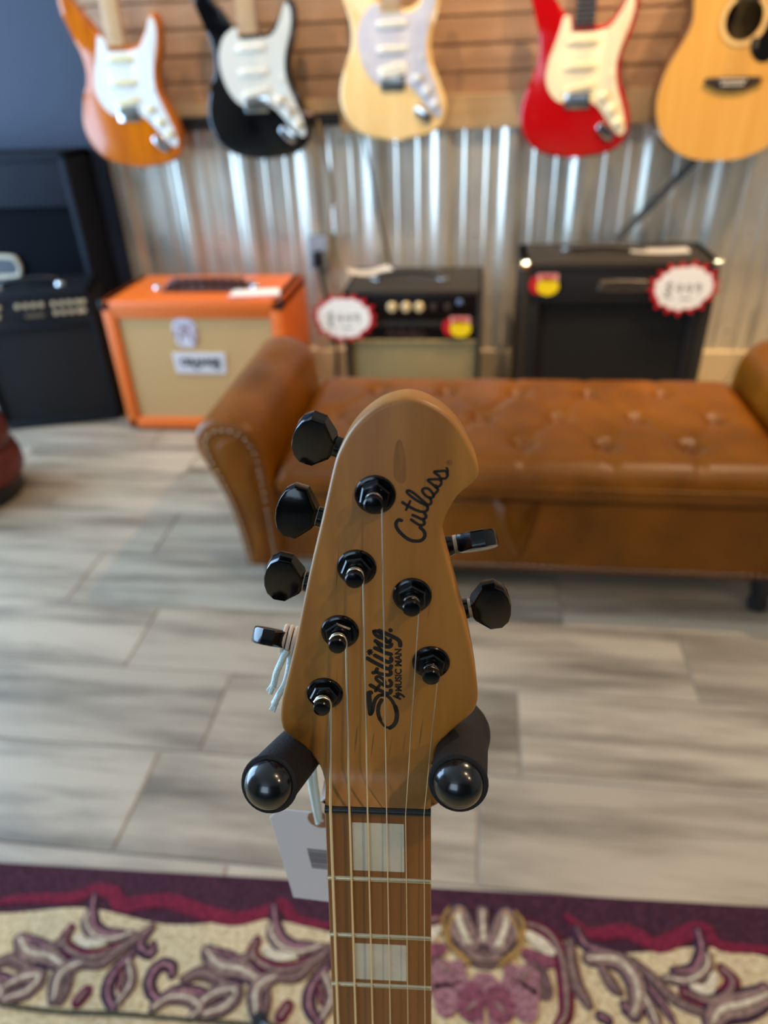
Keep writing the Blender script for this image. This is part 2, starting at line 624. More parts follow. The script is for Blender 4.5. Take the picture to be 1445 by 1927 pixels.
RUGR = [('tan', 31, [(724, -44), (734, -63), (737, -80)]), ('tan', 21, [(763, -35), (760, -75)]), ('tan', 36, [(796, -40), (793, -60), (780, -80)]), ('burg', 13, [(744, -46), (745, -69)]), ('burg', 13, [(782, -40), (778, -61)]), ('gold', 6, [(731, -33), (713, -55), (715, -84), (739, -108)]), ('gold', 6, [(810, -32), (820, -52), (811, -81), (782, -105)]), ('brown', 27, [(740, -95), (759, -100), (779, -96)]), ('mauve', 54, [(779, -149), (782, -160)]), ('rose', 31, [(758, -127), (745, -151), (750, -173)]), ('rose', 31, [(797, -113), (818, -129), (819, -158)]), ('burg', 27, [(776, -155), (785, -163)]), ('rose', 49, [(704, -119), (717, -133), (710, -159)]), ('brown', 27, [(700, -110), (713, -121)]), ('brown', 40, [(833, -105), (840, -134)]), ('mauve', 27, [(822, -90), (850, -98)]), ('burg', 22, [(826, -48), (854, -59), (867, -87), (869, -126), (865, -160), (853, -175)]), ('cream2', 18, [(827, -64), (843, -76), (855, -85)]), ('brown', 21, [(883, -71), (881, -102), (884, -125), (896, -147)]), ('tan', 21, [(906, -90), (941, -89), (960, -106), (963, -132), (952, -155)]), ('brown', 18, [(920, -99), (931, -122), (939, -130)]), ('dark', 18, [(942, -144), (947, -152), (958, -154)]), ('dark', 22, [(909, -160), (918, -164)]), ('dark', 19, [(895, -50), (905, -72), (933, -80)]), ('brown', 16, [(966, -89), (987, -110), (1008, -134), (1040, -149)]), ('dark', 13, [(978, -119), (992, -141), (1001, -162)]), ('tan', 13, [(970, -131), (977, -153), (979, -166)]), ('dark', 19, [(1064, -43), (1062, -69), (1044, -95), (1017, -99)]), ('tan', 12, [(1068, -75), (1061, -93), (1033, -110), (1003, -109)]), ('burg', 22, [(1082, -92), (1091, -106), (1078, -124), (1051, -133), (1023, -125)]), ('cream2', 13, [(1069, -102), (1055, -120), (1037, -118)]), ('tan', 27, [(1131, -121), (1098, -134), (1066, -142), (1049, -159)]), ('dark', 18, [(1131, -110), (1105, -123)]), ('red', 22, [(884, -34), (914, -56), (965, -49), (1003, -66), (1044, -48), (1075, -39), (1088, -61), (1152, -63)]), ('bound', 4, [(894, -84), (974, -85), (1068, -85), (1146, -81)])]
PERIOD, MED = 278, 762
strokes = []
for n, wd, p in RUGL:
    if n == 'bound':
        continue
    for s in ((-3, -2, -1, 0, 1) if n not in ('line', 'red') else (0,)):
        q = [(x + s * PERIOD, y) for x, y in p]
        if n not in ('line', 'red') and max(x for x, y in q) > 640:
            continue
        strokes.append((n, wd, q))
for n, wd, p in RUGR:
    if n == 'bound':
        continue
    strokes.append((n, wd, p))
    if min(x for x, y in p) < 905 and n != 'red':
        strokes.append((n, wd, [(2 * MED - x, y) for x, y in p]))
    if n not in ('red', 'rose', 'mauve', 'gold') and min(x for x, y in p) > 1010:
        for s in (1, 2):
            strokes.append((n, wd, [(x + s * PERIOD, y) for x, y in p]))
extra = []
for n, wd, p in strokes:
    if n in ('brown', 'burg') and wd < 40:
        extra.append(('tan', wd * 0.28, p))
    if n == 'tan':
        extra.append(('dark', wd * 1.5, p))
        extra.append(('cream2', wd * 0.22, p))
    if n == 'dark' and wd > 10:
        extra.append(('rose', wd * 0.25, p))
strokes += extra
order = ['red', 'dark', 'burg', 'brown', 'rose', 'mauve', 'tan', 'cream2', 'gold', 'line']
# cream ground of the border, its outer side gently scalloped
edge = [(x, -72 - 8 * math.sin(x / PERIOD * 2 * PI + 0.9)) for x in range(-980, 640, 20)] + \
       [(640 + 6.1 * k, -72 + 30 * math.sin(k / 40 * PI)) for k in range(0, 41)] + \
       [(x, -72 - 8 * math.sin((1524 - x) / PERIOD * 2 * PI + 0.9)) for x in range(900, 1740, 20)]
poly = [(x * MM, y * MM) for x, y in edge] + [(1.73, -0.42), (-0.98, -0.42)]
bm = prism(poly, 0.009, 0.0103)
obj('border_ground', bm, RUGM['field'], rug)
bm = prism([(-0.98, -0.46), (1.73, -0.46), (1.73, -2.06), (-0.98, -2.06)], 0.009, 0.0103)
obj('centre_field', bm, RUGM['field'], rug)
for li, col in enumerate(order):
    bm = bmesh.new()
    for si, (n, wd, p) in enumerate(strokes):
        if n == col:
            ribbon([(x * MM, y * MM) for x, y in p], wd * MM, 0.0095, 0.0109 + li * 0.0004 + si * 0.0000025, bm, 4, 0.35 if n not in ('line', 'red') else (0 if n == 'line' else 0.55))
    stuff(obj('woven_scrolls', bm, RUGM[col], rug, recalc=False))


# ------------------------------------------------------------------ electric guitars
def fret(n):
    return 0.648 * (1 - 2 ** (-n / 12))


BODY = [(0, -158), (-55, -154), (-105, -137), (-142, -103), (-160, -56), (-157, -8), (-140, 36), (-123, 75), (-117, 110),
        (-121, 150), (-136, 200), (-152, 245), (-160, 275), (-156, 296), (-141, 301), (-120, 285), (-95, 250), (-68, 217),
        (-46, 197), (-31, 189), (0, 182), (31, 172), (48, 170), (72, 180), (93, 206), (108, 234), (121, 250), (135, 246),
        (143, 224), (140, 190), (128, 150), (116, 110), (112, 75), (118, 35), (136, -5), (153, -45), (158, -82), (147, -118),
        (115, -143), (65, -155)]
GUARD_A = [(-50, 196), (-40, 190), (-33, 172), (-31, 158), (0, 155), (31, 156), (46, 158), (72, 167), (97, 200), (112, 232), (122, 238),
           (130, 218), (127, 185), (115, 145), (103, 105), (99, 70), (106, 30), (125, -18), (142, -65), (145, -92), (130, -102),
           (108, -82), (80, -48), (56, -24), (36, -14), (0, -13), (-36, -14), (-62, -6), (-86, 22), (-94, 55), (-88, 95), (-76, 130),
           (-64, 165), (-58, 190)]
GUARD_B = [(-33, 184), (-31, 160), (0, 156), (31, 158), (48, 158), (74, 168), (96, 198), (110, 230), (120, 240), (130, 220), (127, 185),
           (113, 145), (101, 105), (98, 70), (106, 30), (126, -18), (142, -62), (146, -90), (132, -100), (108, -80), (80, -46), (56, -22),
           (36, -12), (0, -12), (-36, -14), (-66, 6), (-88, 42), (-99, 85), (-97, 125), (-80, 160), (-55, 180)]
m_maple = mat('maple_neck', 'd8a868', 0.35, col2='c08c4c', vscale=6, stretch=(8, 1, 8), coat=0.3)
m_rosew = mat('rosewood', '3a2a20', 0.5, col2='241812', vscale=10, stretch=(8, 1, 8))
m_chrome = mat('chrome', 'd6d6d6', 0.10, metal=1.0)
m_satin = mat('satin_chrome', 'a8a49c', 0.28, metal=1.0)
m_string = mat('string_nickel', 'f2eee4', 0.28, metal=1.0)
m_blackmetal = mat('black_metal', '0b0b0d', 0.18, spec=0.6, coat=0.6)


def electric(t, o, colour, guard, gmat, pmat, kmat, board, oy=0.0, oz=0.0, hss=False, low=1.0, trem=False, frets_on=True, full_neck=True):
    """t: parent; drawing origin = bridge on the body's top face, y towards the headstock, z out of the face"""
    sh = Matrix.Translation((0, oy, oz))

    def part(name, bm, m, auto=35, parent=None):
        return obj(name, move(bm, sh), m, parent or t, auto=auto)
    body = [(x * MM, (y if y > 0 else y * low) * MM) for x, y in BODY]
    part('body', prism([p[:2] for p in smooth_pts([(x, y, 0) for x, y in body], 4)], -0.044, 0.0, 0.009, 4), colour, 40)
    g = [p[:2] for p in smooth_pts([(x * MM, y * MM, 0) for x, y in guard], 3)]
    part('pickguard', prism(g, 0.0002, 0.0026, 0.0008, 1), gmat)
    for i, (py, ang) in enumerate(((0.135, 0), (0.075, 0), (0.022, 10))):
        if hss and i == 2:
            bm = prism([p[:2] for p in smooth_pts([(-.035, -.016, 0), (-.041, 0, 0), (-.035, .016, 0), (.035, .016, 0), (.041, 0, 0), (.035, -.016, 0)], 2)], 0.0026, 0.007, 0.002, 2)
        else:
            bm = prism([p[:2] for p in smooth_pts([(-.036, -.0085, 0), (-.0425, 0, 0), (-.036, .0085, 0), (.036, .0085, 0), (.0425, 0, 0), (.036, -.0085, 0)], 2)], 0.0026, 0.0075, 0.0018, 2)
        mv = Matrix.Translation((0.0, py, 0)) @ Matrix.Rotation(math.radians(ang), 4, 'Z')
        pk = part('pickup', move(bm, mv), pmat)
        bm = bmesh.new()
        for k in range(6):
            for row in ((-0.007, 0.007) if hss and i == 2 else (0,)):
                lathe([(0.0022, 0.0070), (0.0022, 0.0085), (0, 0.0088)], 6, bm, mv @ Matrix.Translation((-0.026 + 0.0104 * k, row, 0)))
        stuff(part('pole_pieces', bm, m_satin, parent=pk))
    br = part('bridge', box(-0.036, 0.036, -0.030, 0.012, 0.0005, 0.004, 0.0015, 2), m_chrome)
    for k in range(6):
        part('saddle', box(-0.0315 + 0.0106 * k, -0.0225 + 0.0106 * k, -0.012, 0.006, 0.004, 0.0095, 0.0015, 1), m_satin, parent=br)
    if trem:
        part('tremolo_arm', tube(smooth_pts([(0.036, -0.004, 0.004), (0.045, -0.004, 0.016), (0.07, -0.012, 0.022), (0.15, -0.035, 0.020), (0.178, -0.04, 0.018)], 4, False), 0.003, 8), m_chrome)
    for kx, ky in ((0.072, 0.000), (0.098, -0.034), (0.122, -0.068)):
        part('knob', lathe([(0.0115, 0.0026), (0.0115, 0.006), (0.009, 0.010), (0.0085, 0.017), (0.007, 0.018), (0, 0.018)], 18, None,
                           Matrix.Translation((kx, ky, 0))), kmat)
    part('selector_switch', tube([(0.086, 0.050, 0.0026), (0.089, 0.056, 0.016), (0.0895, 0.057, 0.021)], [0.0022, 0.002, 0.0035], 8), kmat)
    jm = Matrix.Translation((0.088, -0.092, 0)) @ Matrix.Rotation(math.radians(-42), 4, 'Z')
    jk = part('jack_plate', move(prism([p[:2] for p in smooth_pts([(-.029, 0, 0), (-.02, -.012, 0), (.02, -.014, 0), (.031, 0, 0), (.02, .014, 0), (-.02, .012, 0)], 4)], 0.0005, 0.007, 0.004, 3), jm), m_chrome)
    part('jack_socket', lathe([(0.006, 0.006), (0.006, 0.010), (0.003, 0.010), (0, 0.006)], 12, None, jm @ Matrix.Translation((0.008, 0, 0))), m_blackmetal, parent=jk)
    for sx, sy in ((-0.142, 0.296), (0.005, -0.158 * low)):
        part('strap_button', lathe([(0.004, 0), (0.0035, 0.008), (0.007, 0.012), (0.006, 0.014), (0, 0.014)], 10, None,
                                   Matrix.Translation((sx, sy, -0.022)) @ Matrix.Rotation(PI / 2 if sy < 0 else -PI / 2, 4, 'X')), m_chrome)
    if not full_neck:
        return
    # neck, 22 frets
    yn, ye = 0.648, 0.648 - fret(22) - 0.012
    hw = lambda s: 0.0212 + 0.01466 * s
    zt = 0.0085
    bm = bmesh.new()
    secs = []
    for y in (yn + 0.006, yn - 0.05, yn - 0.25, yn - 0.40, ye):
        h = hw(max(0, yn - y))
        dp = 0.021 + 0.004 * (yn - y) / 0.4
        secs.append([bm.verts.new((h * math.cos(a) if 0 < k < 8 else h * (1 if k == 0 else -1), y, zt - 0.005 - dp * math.sin(a) ** 0.8 if 0 < k < 8 else zt - 0.005))
                     for k, a in enumerate([PI * j / 8 for j in range(9)])])
    for a, b in zip(secs, secs[1:]):
        for k in range(8):
            bm.faces.new((a[k], a[k + 1], b[k + 1], b[k]))
        bm.faces.new((a[8], a[0], b[0], b[8]))
    bm.faces.new(secs[0]); bm.faces.new(secs[-1])
    part('neck', bm, m_maple)
    part('fretboard', prism([(-hw(0), yn), (hw(0), yn), (hw(yn - ye), ye), (-hw(yn - ye), ye)], zt - 0.005, zt, 0.0008, 2), board)
    bm = bmesh.new()
    for n in range(1, 23):
        y = yn - fret(n); h = hw(fret(n)) - 0.0004
        box(-h, h, y - 0.0011, y + 0.0011, zt, zt + 0.0010, bm=bm)
    stuff(part('frets', bm, m_satin, None))
    part('nut', box(-0.021, 0.021, yn, yn + 0.004, zt - 0.004, zt + 0.0018, 0.0006, 1), mat('bone', 'e6dcc6', 0.4))
    bm = bmesh.new()
    for k in range(6):
        tube([(-0.0262 + 0.0105 * k, 0, 0.0098), (-0.0178 + 0.0071 * k, yn + 0.002, zt + 0.0022), (-0.0178 + 0.0071 * k, yn + 0.05 + 0.022 * k, zt - 0.004)], 0.0004, 5, bm)
    stuff(part('strings', bm, m_string, None))
    hs = [(-21, 654), (-27, 670), (-36, 684), (-30, 720), (-18, 780), (-8, 815), (8, 828), (28, 822), (38, 800), (30, 782), (22, 770),
          (21, 745), (24, 715), (23, 690), (20, 670), (20, 654)]
    hd = part('headstock', prism([p[:2] for p in smooth_pts([(x * MM, y * MM, 0) for x, y in hs], 3)], -0.015, -0.001, 0.0015, 2), m_maple)
    for k in range(6):
        yy = 0.690 + 0.0235 * k
        xx = -0.030 + 0.0042 * k
        part('tuner', tube([(xx + 0.012, yy, -0.020), (xx - 0.014, yy, -0.020), (xx - 0.016, yy, -0.020), (xx - 0.030, yy, -0.020)], [0.004, 0.003, 0.008, 0.008], 8), m_chrome, parent=hd)


G_TOP = 2.55


def hang(name, label, x, z, rz, **kw):
    t = thing(name, label, 'guitar', (x, G_TOP, z), (PI / 2, rz, 0))
    electric(t, **kw)
    t.scale = (1.05, 1.05, 1.05)
    return t


gloss = dict(rough=0.14, coat=0.5, spec=0.4)
m_amber = mat('amber_finish', 'c66a00', col2='a85200', vscale=5, stretch=(6, 1, 6), **gloss)
m_blackg = mat('black_gloss', '050507', **gloss)
m_natural = mat('butterscotch_finish', 'f0cc8a', 0.25, col2='e6bc74', vscale=4, stretch=(6, 0.8, 6), coat=0.8)
m_redg = mat('red_gloss', 'aa0509', **gloss)
m_gwhite = mat('guard_white', 'd4d8d4', 0.3, coat=0.4)
m_gmint = mat('guard_mint', 'd2cfc0', 0.3, coat=0.4)
m_gpearl = mat('guard_pearl', 'c6c0be', 0.3, col2='b6b2b8', vscale=30, coat=0.3)
m_gcream = mat('guard_cream', 'ecd8ae', 0.3, coat=0.4)
m_aged = mat('aged_plastic', 'dfd5a4', 0.35)
m_ivory = mat('ivory_plastic', 'eae4d0', 0.3)
m_cplast = mat('cream_plastic', 'efdcae', 0.3)
hang('electric_guitar', 'amber wood electric guitar with white pickguard hanging beside the navy wall', -1.150, 0.978, math.radians(1),
     o=None, colour=m_amber, guard=GUARD_A, gmat=m_gwhite, pmat=m_aged, kmat=m_aged, board=m_maple)
hang('electric_guitar', 'black electric guitar with an off-white pickguard hanging on the wood slats', -0.717, 0.992, 0,
     o=None, colour=m_blackg, guard=GUARD_B, gmat=m_gmint, pmat=m_ivory, kmat=m_ivory, board=m_maple, trem=True)
hang('electric_guitar', 'pale butterscotch electric guitar with a pearly white pickguard', -0.277, 1.036, 0,
     o=None, colour=m_natural, guard=GUARD_B, gmat=m_gpearl, pmat=m_ivory, kmat=m_gwhite, board=m_maple, hss=True)
hang('electric_guitar', 'glossy red electric guitar with cream pickguard and dark fretboard', 0.287, 0.972, 0,
     o=None, colour=m_redg, guard=GUARD_A, gmat=m_gcream, pmat=m_cplast, kmat=m_cplast, board=m_rosew)

# ------------------------------------------------------------------ acoustic guitar
ac = thing('acoustic_guitar', 'natural spruce acoustic guitar with black pickguard on the far right', 'guitar', (0.724, 2.53, 0.996), (PI / 2, math.radians(0.5), 0))
m_spruce = mat('spruce_top', 'e0a854', 0.28, col2='d2963f', vscale=3.2, stretch=(9, 0.5, 1), coat=0.5, contrast=(0.25, 0.75))
m_mahog = mat('mahogany_side', '6a3a1c', 0.3, col2='4c2812', vscale=6, stretch=(1, 1, 6), coat=0.5)
half = [(0, -205), (70, -200), (135, -172), (178, -128), (200, -70), (202, -20), (190, 35), (165, 85), (145, 125), (138, 155), (142, 190),
        (150, 225), (148, 262), (125, 292), (80, 305), (30, 308)]
full = half + [(-x, y) for x, y in reversed(half[1:])]
out = [p[:2] for p in smooth_pts([(x * MM, y * MM, 0) for x, y in full], 3)]
HC, HR = (0.0, 0.152), 0.051
bm = bmesh.new()
v1 = [bm.verts.new((x, y, 0)) for x, y in out]
v2 = [bm.verts.new((HC[0] + HR * math.cos(2 * PI * k / 40), HC[1] + HR * math.sin(2 * PI * k / 40), 0)) for k in range(40)]
es = [bm.edges.new((a, b)) for a, b in zip(v1, v1[1:] + v1[:1])] + [bm.edges.new((a, b)) for a, b in zip(v2, v2[1:] + v2[:1])]
bmesh.ops.triangle_fill(bm, edges=es, use_beauty=True)
r = bmesh.ops.extrude_face_region(bm, geom=bm.faces[:])
for v in r['geom']:
    if isinstance(v, bmesh.types.BMVert):
        v.co.z = -0.003
obj('soundboard', bm, m_spruce, ac)
bm = bmesh.new()
for off, zz in ((0, 0), ):
    a = [bm.verts.new((x, y, -0.003)) for x, y in out]
    b = [bm.verts.new((x, y, -0.100)) for x, y in out]
    for k in range(len(a)):
        bm.faces.new((a[k], a[k - 1], b[k - 1], b[k]))
    bm.faces.new(b)
obj('sides_and_back', bm, m_mahog, ac, auto=40)
bm = bmesh.new()
a = [bm.verts.new((x * 1.004, 0.05 + (y - 0.05) * 1.004, 0.0008)) for x, y in out]
b = [bm.verts.new((x * 1.004, 0.05 + (y - 0.05) * 1.004, -0.006)) for x, y in out]
c = [bm.verts.new((x * 0.985, 0.05 + (y - 0.05) * 0.985, 0.0008)) for x, y in out]
for k in range(len(a)):
    bm.faces.new((a[k], a[k - 1], b[k - 1], b[k]))
    bm.faces.new((c[k], c[k - 1], a[k - 1], a[k]))
obj('binding', bm, mat('amber_binding', 'd9a75c', 0.3, coat=0.5), ac)
ros = mat('rosette_wood', 'e3bd7a', 0.3, coat=0.4)
bm = bmesh.new()
for r0, r1 in ((0.053, 0.064),):
    ri = []
    for rr, zz in ((r0, 0.0), (r0, 0.0006), (r1, 0.0006), (r1, 0.0)):
        ri.append([bm.verts.new((HC[0] + rr * math.cos(2 * PI * k / 40), HC[1] + rr * math.sin(2 * PI * k / 40), zz)) for k in range(40)])
    for a, b in zip(ri, ri[1:]):
        for k in range(40):
            bm.faces.new((a[k], a[k - 1], b[k - 1], b[k]))
obj('rosette', bm, ros, ac)
bm = bmesh.new()
for rr in (0.0665,):
    tube([(HC[0] + rr * math.cos(2 * PI * k / 40), HC[1] + rr * math.sin(2 * PI * k / 40), 0.0003) for k in range(40)], 0.0008, 5, bm, True)
obj('rosette_ring', bm, mat('ring_brown', '8a6434', 0.4), ac)
pg = [(32, 108), (50, 110), (60, 128), (66, 150), (84, 150), (108, 128), (116, 96), (106, 66), (84, 48), (58, 50), (38, 68), (30, 90)]
obj('pickguard', prism([p[:2] for p in smooth_pts([(x * MM, y * MM, 0) for x, y in pg], 4)], 0.0002, 0.0016, 0.0006, 1), mat('black_guard', '0a0a0b', 0.25, coat=0.4), ac, auto=35)
bg = [(-78, 12), (-40, 14), (40, 14), (78, 12), (80, -2), (60, -8), (42, -18), (0, -22), (-42, -18), (-60, -8), (-80, -2)]
bgo = obj('bridge', prism([(x * MM, y * MM) for x, y in bg], 0.0002, 0.009, 0.003, 2), m_rosew, ac, auto=35)
obj('saddle', move(box(-0.037, 0.037, -0.0015, 0.0015, 0.008, 0.0125, 0.0006, 1), Matrix.Translation((0, 0.006, 0)) @ Matrix.Rotation(math.radians(-2), 4, 'Z')), mat('bone', 'e6dcc6', 0.4), bgo)
for k in range(6):
    obj('bridge_pin', lathe([(0.0035, 0.009), (0.0038, 0.0115), (0.002, 0.0135), (0, 0.0138)], 8, None, Matrix.Translation((-0.0275 + 0.011 * k, -0.005, 0))), mat('bone', 'e6dcc6', 0.4), bgo)
bm = bmesh.new()
for k in range(6):
    tube([(-0.0275 + 0.011 * k, -0.004, 0.0125), (-0.0275 + 0.011 * k, 0.006, 0.0130), (-0.018 + 0.0072 * k, 0.650, 0.012)], 0.0005, 5, bm)
stuff(obj('strings', bm, mat('bronze_string', 'c9a15e', 0.25, metal=1.0), ac))
obj('neck', prism([(-0.028, 0.205), (0.028, 0.205), (0.0225, 0.655), (-0.0225, 0.655)], -0.022, 0.002, 0.008, 3), m_mahog, ac, auto=35)
obj('fretboard', prism([(-0.029, 0.196), (0.029, 0.196), (0.0225, 0.650), (-0.0225, 0.650)], 0.002, 0.009, 0.001, 1), m_rosew, ac, auto=35)
obj('headstock', prism([(-0.024, 0.652), (0.024, 0.652), (0.037, 0.680), (0.034, 0.83), (-0.034, 0.83), (-0.037, 0.68)], -0.016, 0.0, 0.002, 2), m_mahog, ac, auto=35)

# hangers that carry the guitars (above the frame)
for x, z, lab, yn in ((-1.150 + 0.012, 0.978, 'amber', 0.70), (-0.717, 0.992, 'black', 0.70), (-0.277, 1.036, 'butterscotch', 0.70), (0.287, 0.972, 'red', 0.70), (0.724, 0.996, 'acoustic', 0.672)):
    zz = z + yn * (1.05 if lab != 'acoustic' else 1) - 0.02
    t = thing('wall_hanger', 'black yoke hanger above the frame holding the %s guitar' % lab, 'hanger', (x, Y_W - 0.018, zz), group='guitar hangers on the slat wall')
    obj('plate', box(-0.03, 0.03, -0.008, 0.0, -0.05, 0.05, 0.002, 2), m_blackmetal, t)
    obj('stem', tube([(0, -0.006, -0.01), (0, -0.075, -0.01)], 0.007, 10), m_blackmetal, t)
    obj('yoke', tube(smooth_pts([(-0.038, -0.165, -0.006), (-0.037, -0.12, -0.012), (-0.030, -0.092, -0.012), (0, -0.078, -0.012), (0.030, -0.092, -0.012), (0.037, -0.12, -0.012), (0.038, -0.165, -0.006)], 4, False), 0.007, 10), m_blackmetal, t)


# ------------------------------------------------------------------ the guitar in front
# local frame: x across the neck, y towards the headstock, z out of the fretboard, origin at the nut
GO = Vector((-0.03193933, 0.17324164, 0.80925468))
GU = Vector((0.99789771, 0.06348457, -0.01303345))
GV = Vector((-0.00252125, -0.16292621, -0.98663504))
GN = GU.cross(-GV)
fg = thing('electric_guitar', 'maple headstock guitar with black tuners standing on the rug in front', 'guitar')
mw = Matrix((GU, -GV, GN)).transposed().to_4x4()
mw.translation = GO
fg.matrix_world = mw
GLOC = mw
m_roast = mat('roasted_maple', 'ac772f', 0.48, col2='8a5819', vscale=9, stretch=(7, 0.55, 7), coat=0.22, detail=6, contrast=(0.28, 0.72), coat_r=0.32)
m_board = mat('roasted_board', '8e5c28', 0.42, col2='764818', vscale=10, stretch=(9, 0.6, 9), coat=0.1, detail=6, contrast=(0.3, 0.7), coat_r=0.3)
m_decal = mat('decal_black', '17120f', 0.4)
m_tuner = mat('tuner_black', '050506', 0.18, spec=0.3, coat=0.2, rvar=0.06, vscale=80, bump=0.03, bscale=400)
m_inlay = mat('inlay_white', 'd2ccba', 0.35, col2='c2bba8', vscale=40)
HS = [(-21.6, -6.0), (-21.8, -2.0), (-22.0, 3.0), (-23.3, 11.8), (-25.5, 17.0), (-30.5, 24.1), (-34.8, 28.6), (-37.6, 31.5), (-38.5, 36.4), (-38.2, 41.1), (-37.1, 47.4),
      (-35.1, 54.7), (-30.0, 74.1), (-23.8, 100.8), (-17.6, 124.6), (-12.9, 142.9), (-10.5, 149.0), (-7.4, 154.4), (-3.3, 159.1), (2.1, 163.2),
      (7.4, 165.3), (12.0, 165.9), (16.7, 164.9), (21.9, 162.2), (26.6, 158.2), (30.1, 153.4), (32.9, 147.8), (34.7, 143.8), (35.3, 140.7), (34.5, 138.2),
      (32.1, 135.6), (28.6, 132.3), (26.1, 128.0), (24.4, 123.5), (23.6, 118.9), (24.2, 114.5), (25.4, 109.4), (27.8, 100.7), (30.6, 89.7), (34.0, 77.3),
      (37.1, 61.5), (38.4, 51.3), (37.9, 45.5), (35.9, 41.5), (31.3, 36.5), (26.7, 30.8), (23.6, 25.1), (22.1, 18.9), (21.6, 11.6), (21.5, 3.0), (21.5, -6.0)]
FACE = -9.0
hp = [(p[0] * MM, p[1] * MM) for p in smooth_pts([(x, y, 0) for x, y in HS], 3)]
head = obj('headstock', rounded_slab(resample(hp, 0.0012), (FACE - 14) * MM, FACE * MM, 1.8 * MM, 5), m_roast, fg, auto=50)
# ramp between the face and the nut
bm = bmesh.new()
sec = []
for y, z in ((3.2, 0.2), (5.5, -3.0), (9.0, -6.6), (14.0, -8.7), (17.5, -8.96)):
    hw_ = 21.1 + max(0, (y - 9)) * 0.16
    sec.append([bm.verts.new((s * hw_ * MM, y * MM, z * MM)) for s in (-1, -0.94, 0.94, 1)] + [bm.verts.new((s * hw_ * MM, y * MM, -12 * MM)) for s in (1, -1)])
    sec[-1][0].co.z -= 0.6 * MM * (1 if z > -8 else 0.05); sec[-1][3].co.z -= 0.6 * MM * (1 if z > -8 else 0.05)
for a, b in zip(sec, sec[1:]):
    for k in range(6):
        bm.faces.new((a[k], a[(k + 1) % 6], b[(k + 1) % 6], b[k]))
bm.faces.new(sec[0]); bm.faces.new(sec[-1])
obj('volute_ramp', bm, m_roast, head, auto=40)
# neck and fretboard
hwf = lambda s: 21.2 + 0.01466 * s
bm = bmesh.new()
secs = []
for s in (-6, 0, 60, 250, 400, 478):
    h = hwf(max(0, s)); dp = 15 + s * 0.006
    secs.append([bm.verts.new((h * math.cos(PI * j / 10) * MM, -s * MM, (-6 - dp * math.sin(PI * j / 10) ** 0.8 if 0 < j < 10 else -6) * MM)) for j in range(11)])
for a, b in zip(secs, secs[1:]):
    for k in range(10):
        bm.faces.new((a[k], a[k + 1], b[k + 1], b[k]))
    bm.faces.new((a[10], a[0], b[0], b[10]))
bm.faces.new(secs[0]); bm.faces.new(secs[-1])
obj('neck', bm, m_roast, fg, auto=50)
L22 = fret(22) * 1000 + 12
fb = obj('fretboard', prism([(-hwf(0) * MM, 0), (hwf(0) * MM, 0), (hwf(L22) * MM, -L22 * MM), (-hwf(L22) * MM, -L22 * MM)], -6 * MM, 0, 0.9 * MM, 2), m_board, fg, auto=30)
for n in range(1, 23):
    y = -fret(n); h = hwf(fret(n) * 1000) * MM - 0.0005
    bm = bmesh.new()
    a = [(math.cos(PI * j / 6) * 1.15 * MM, math.sin(PI * j / 6) * 1.0 * MM) for j in range(7)]
    v0 = [bm.verts.new((-h - (0.0006 * (1 - z / MM)), y + dy, z)) for dy, z in a]
    v1_ = [bm.verts.new((h + (0.0006 * (1 - z / MM)), y + dy, z)) for dy, z in a]
    for k in range(6):
        bm.faces.new((v0[k], v0[k + 1], v1_[k + 1], v1_[k]))
    bm.faces.new(v0); bm.faces.new(v1_)
    obj('fret', bm, mat('fret_nickel', 'd6c9a8', 0.25, metal=1.0), fb, auto=50)
for s0, s1, h in ((5.3, 31.7, 10.6), (75.9, 99.4, 11.5), (fret(4) * 1000 + 5, fret(5) * 1000 - 5, 11.6), (fret(6) * 1000 + 5, fret(7) * 1000 - 5, 11.8),
                  (fret(8) * 1000 + 4, fret(9) * 1000 - 4, 12), (fret(11) * 1000 + 4, fret(12) * 1000 - 4, 12.3), (fret(14) * 1000 + 4, fret(15) * 1000 - 4, 12.5)):
    obj('block_inlay', prism([(-h * MM, -s1 * MM), (h * MM, -s1 * MM), (h * 0.985 * MM, -s0 * MM), (-h * 0.985 * MM, -s0 * MM)], -1 * MM, 0.06 * MM), m_inlay, fb)
# nut with rounded top
bm = bmesh.new()
pn = [(0.0, -5), (0.0, 0.9), (0.5, 1.5), (1.5, 1.8), (2.6, 1.4), (3.2, 0.6), (3.2, -5)]
vs = [[bm.verts.new((x * MM, y * MM, z * MM)) for y, z in pn] for x in (-21.0, 21.0)]
for k in range(len(pn)):
    bm.faces.new((vs[0][k], vs[0][k - 1], vs[1][k - 1], vs[1][k]))
bm.faces.new(vs[0]); bm.faces.new(vs[1])
obj('nut', bm, mat('nut_graphite', '121214', 0.35), fg, auto=40)

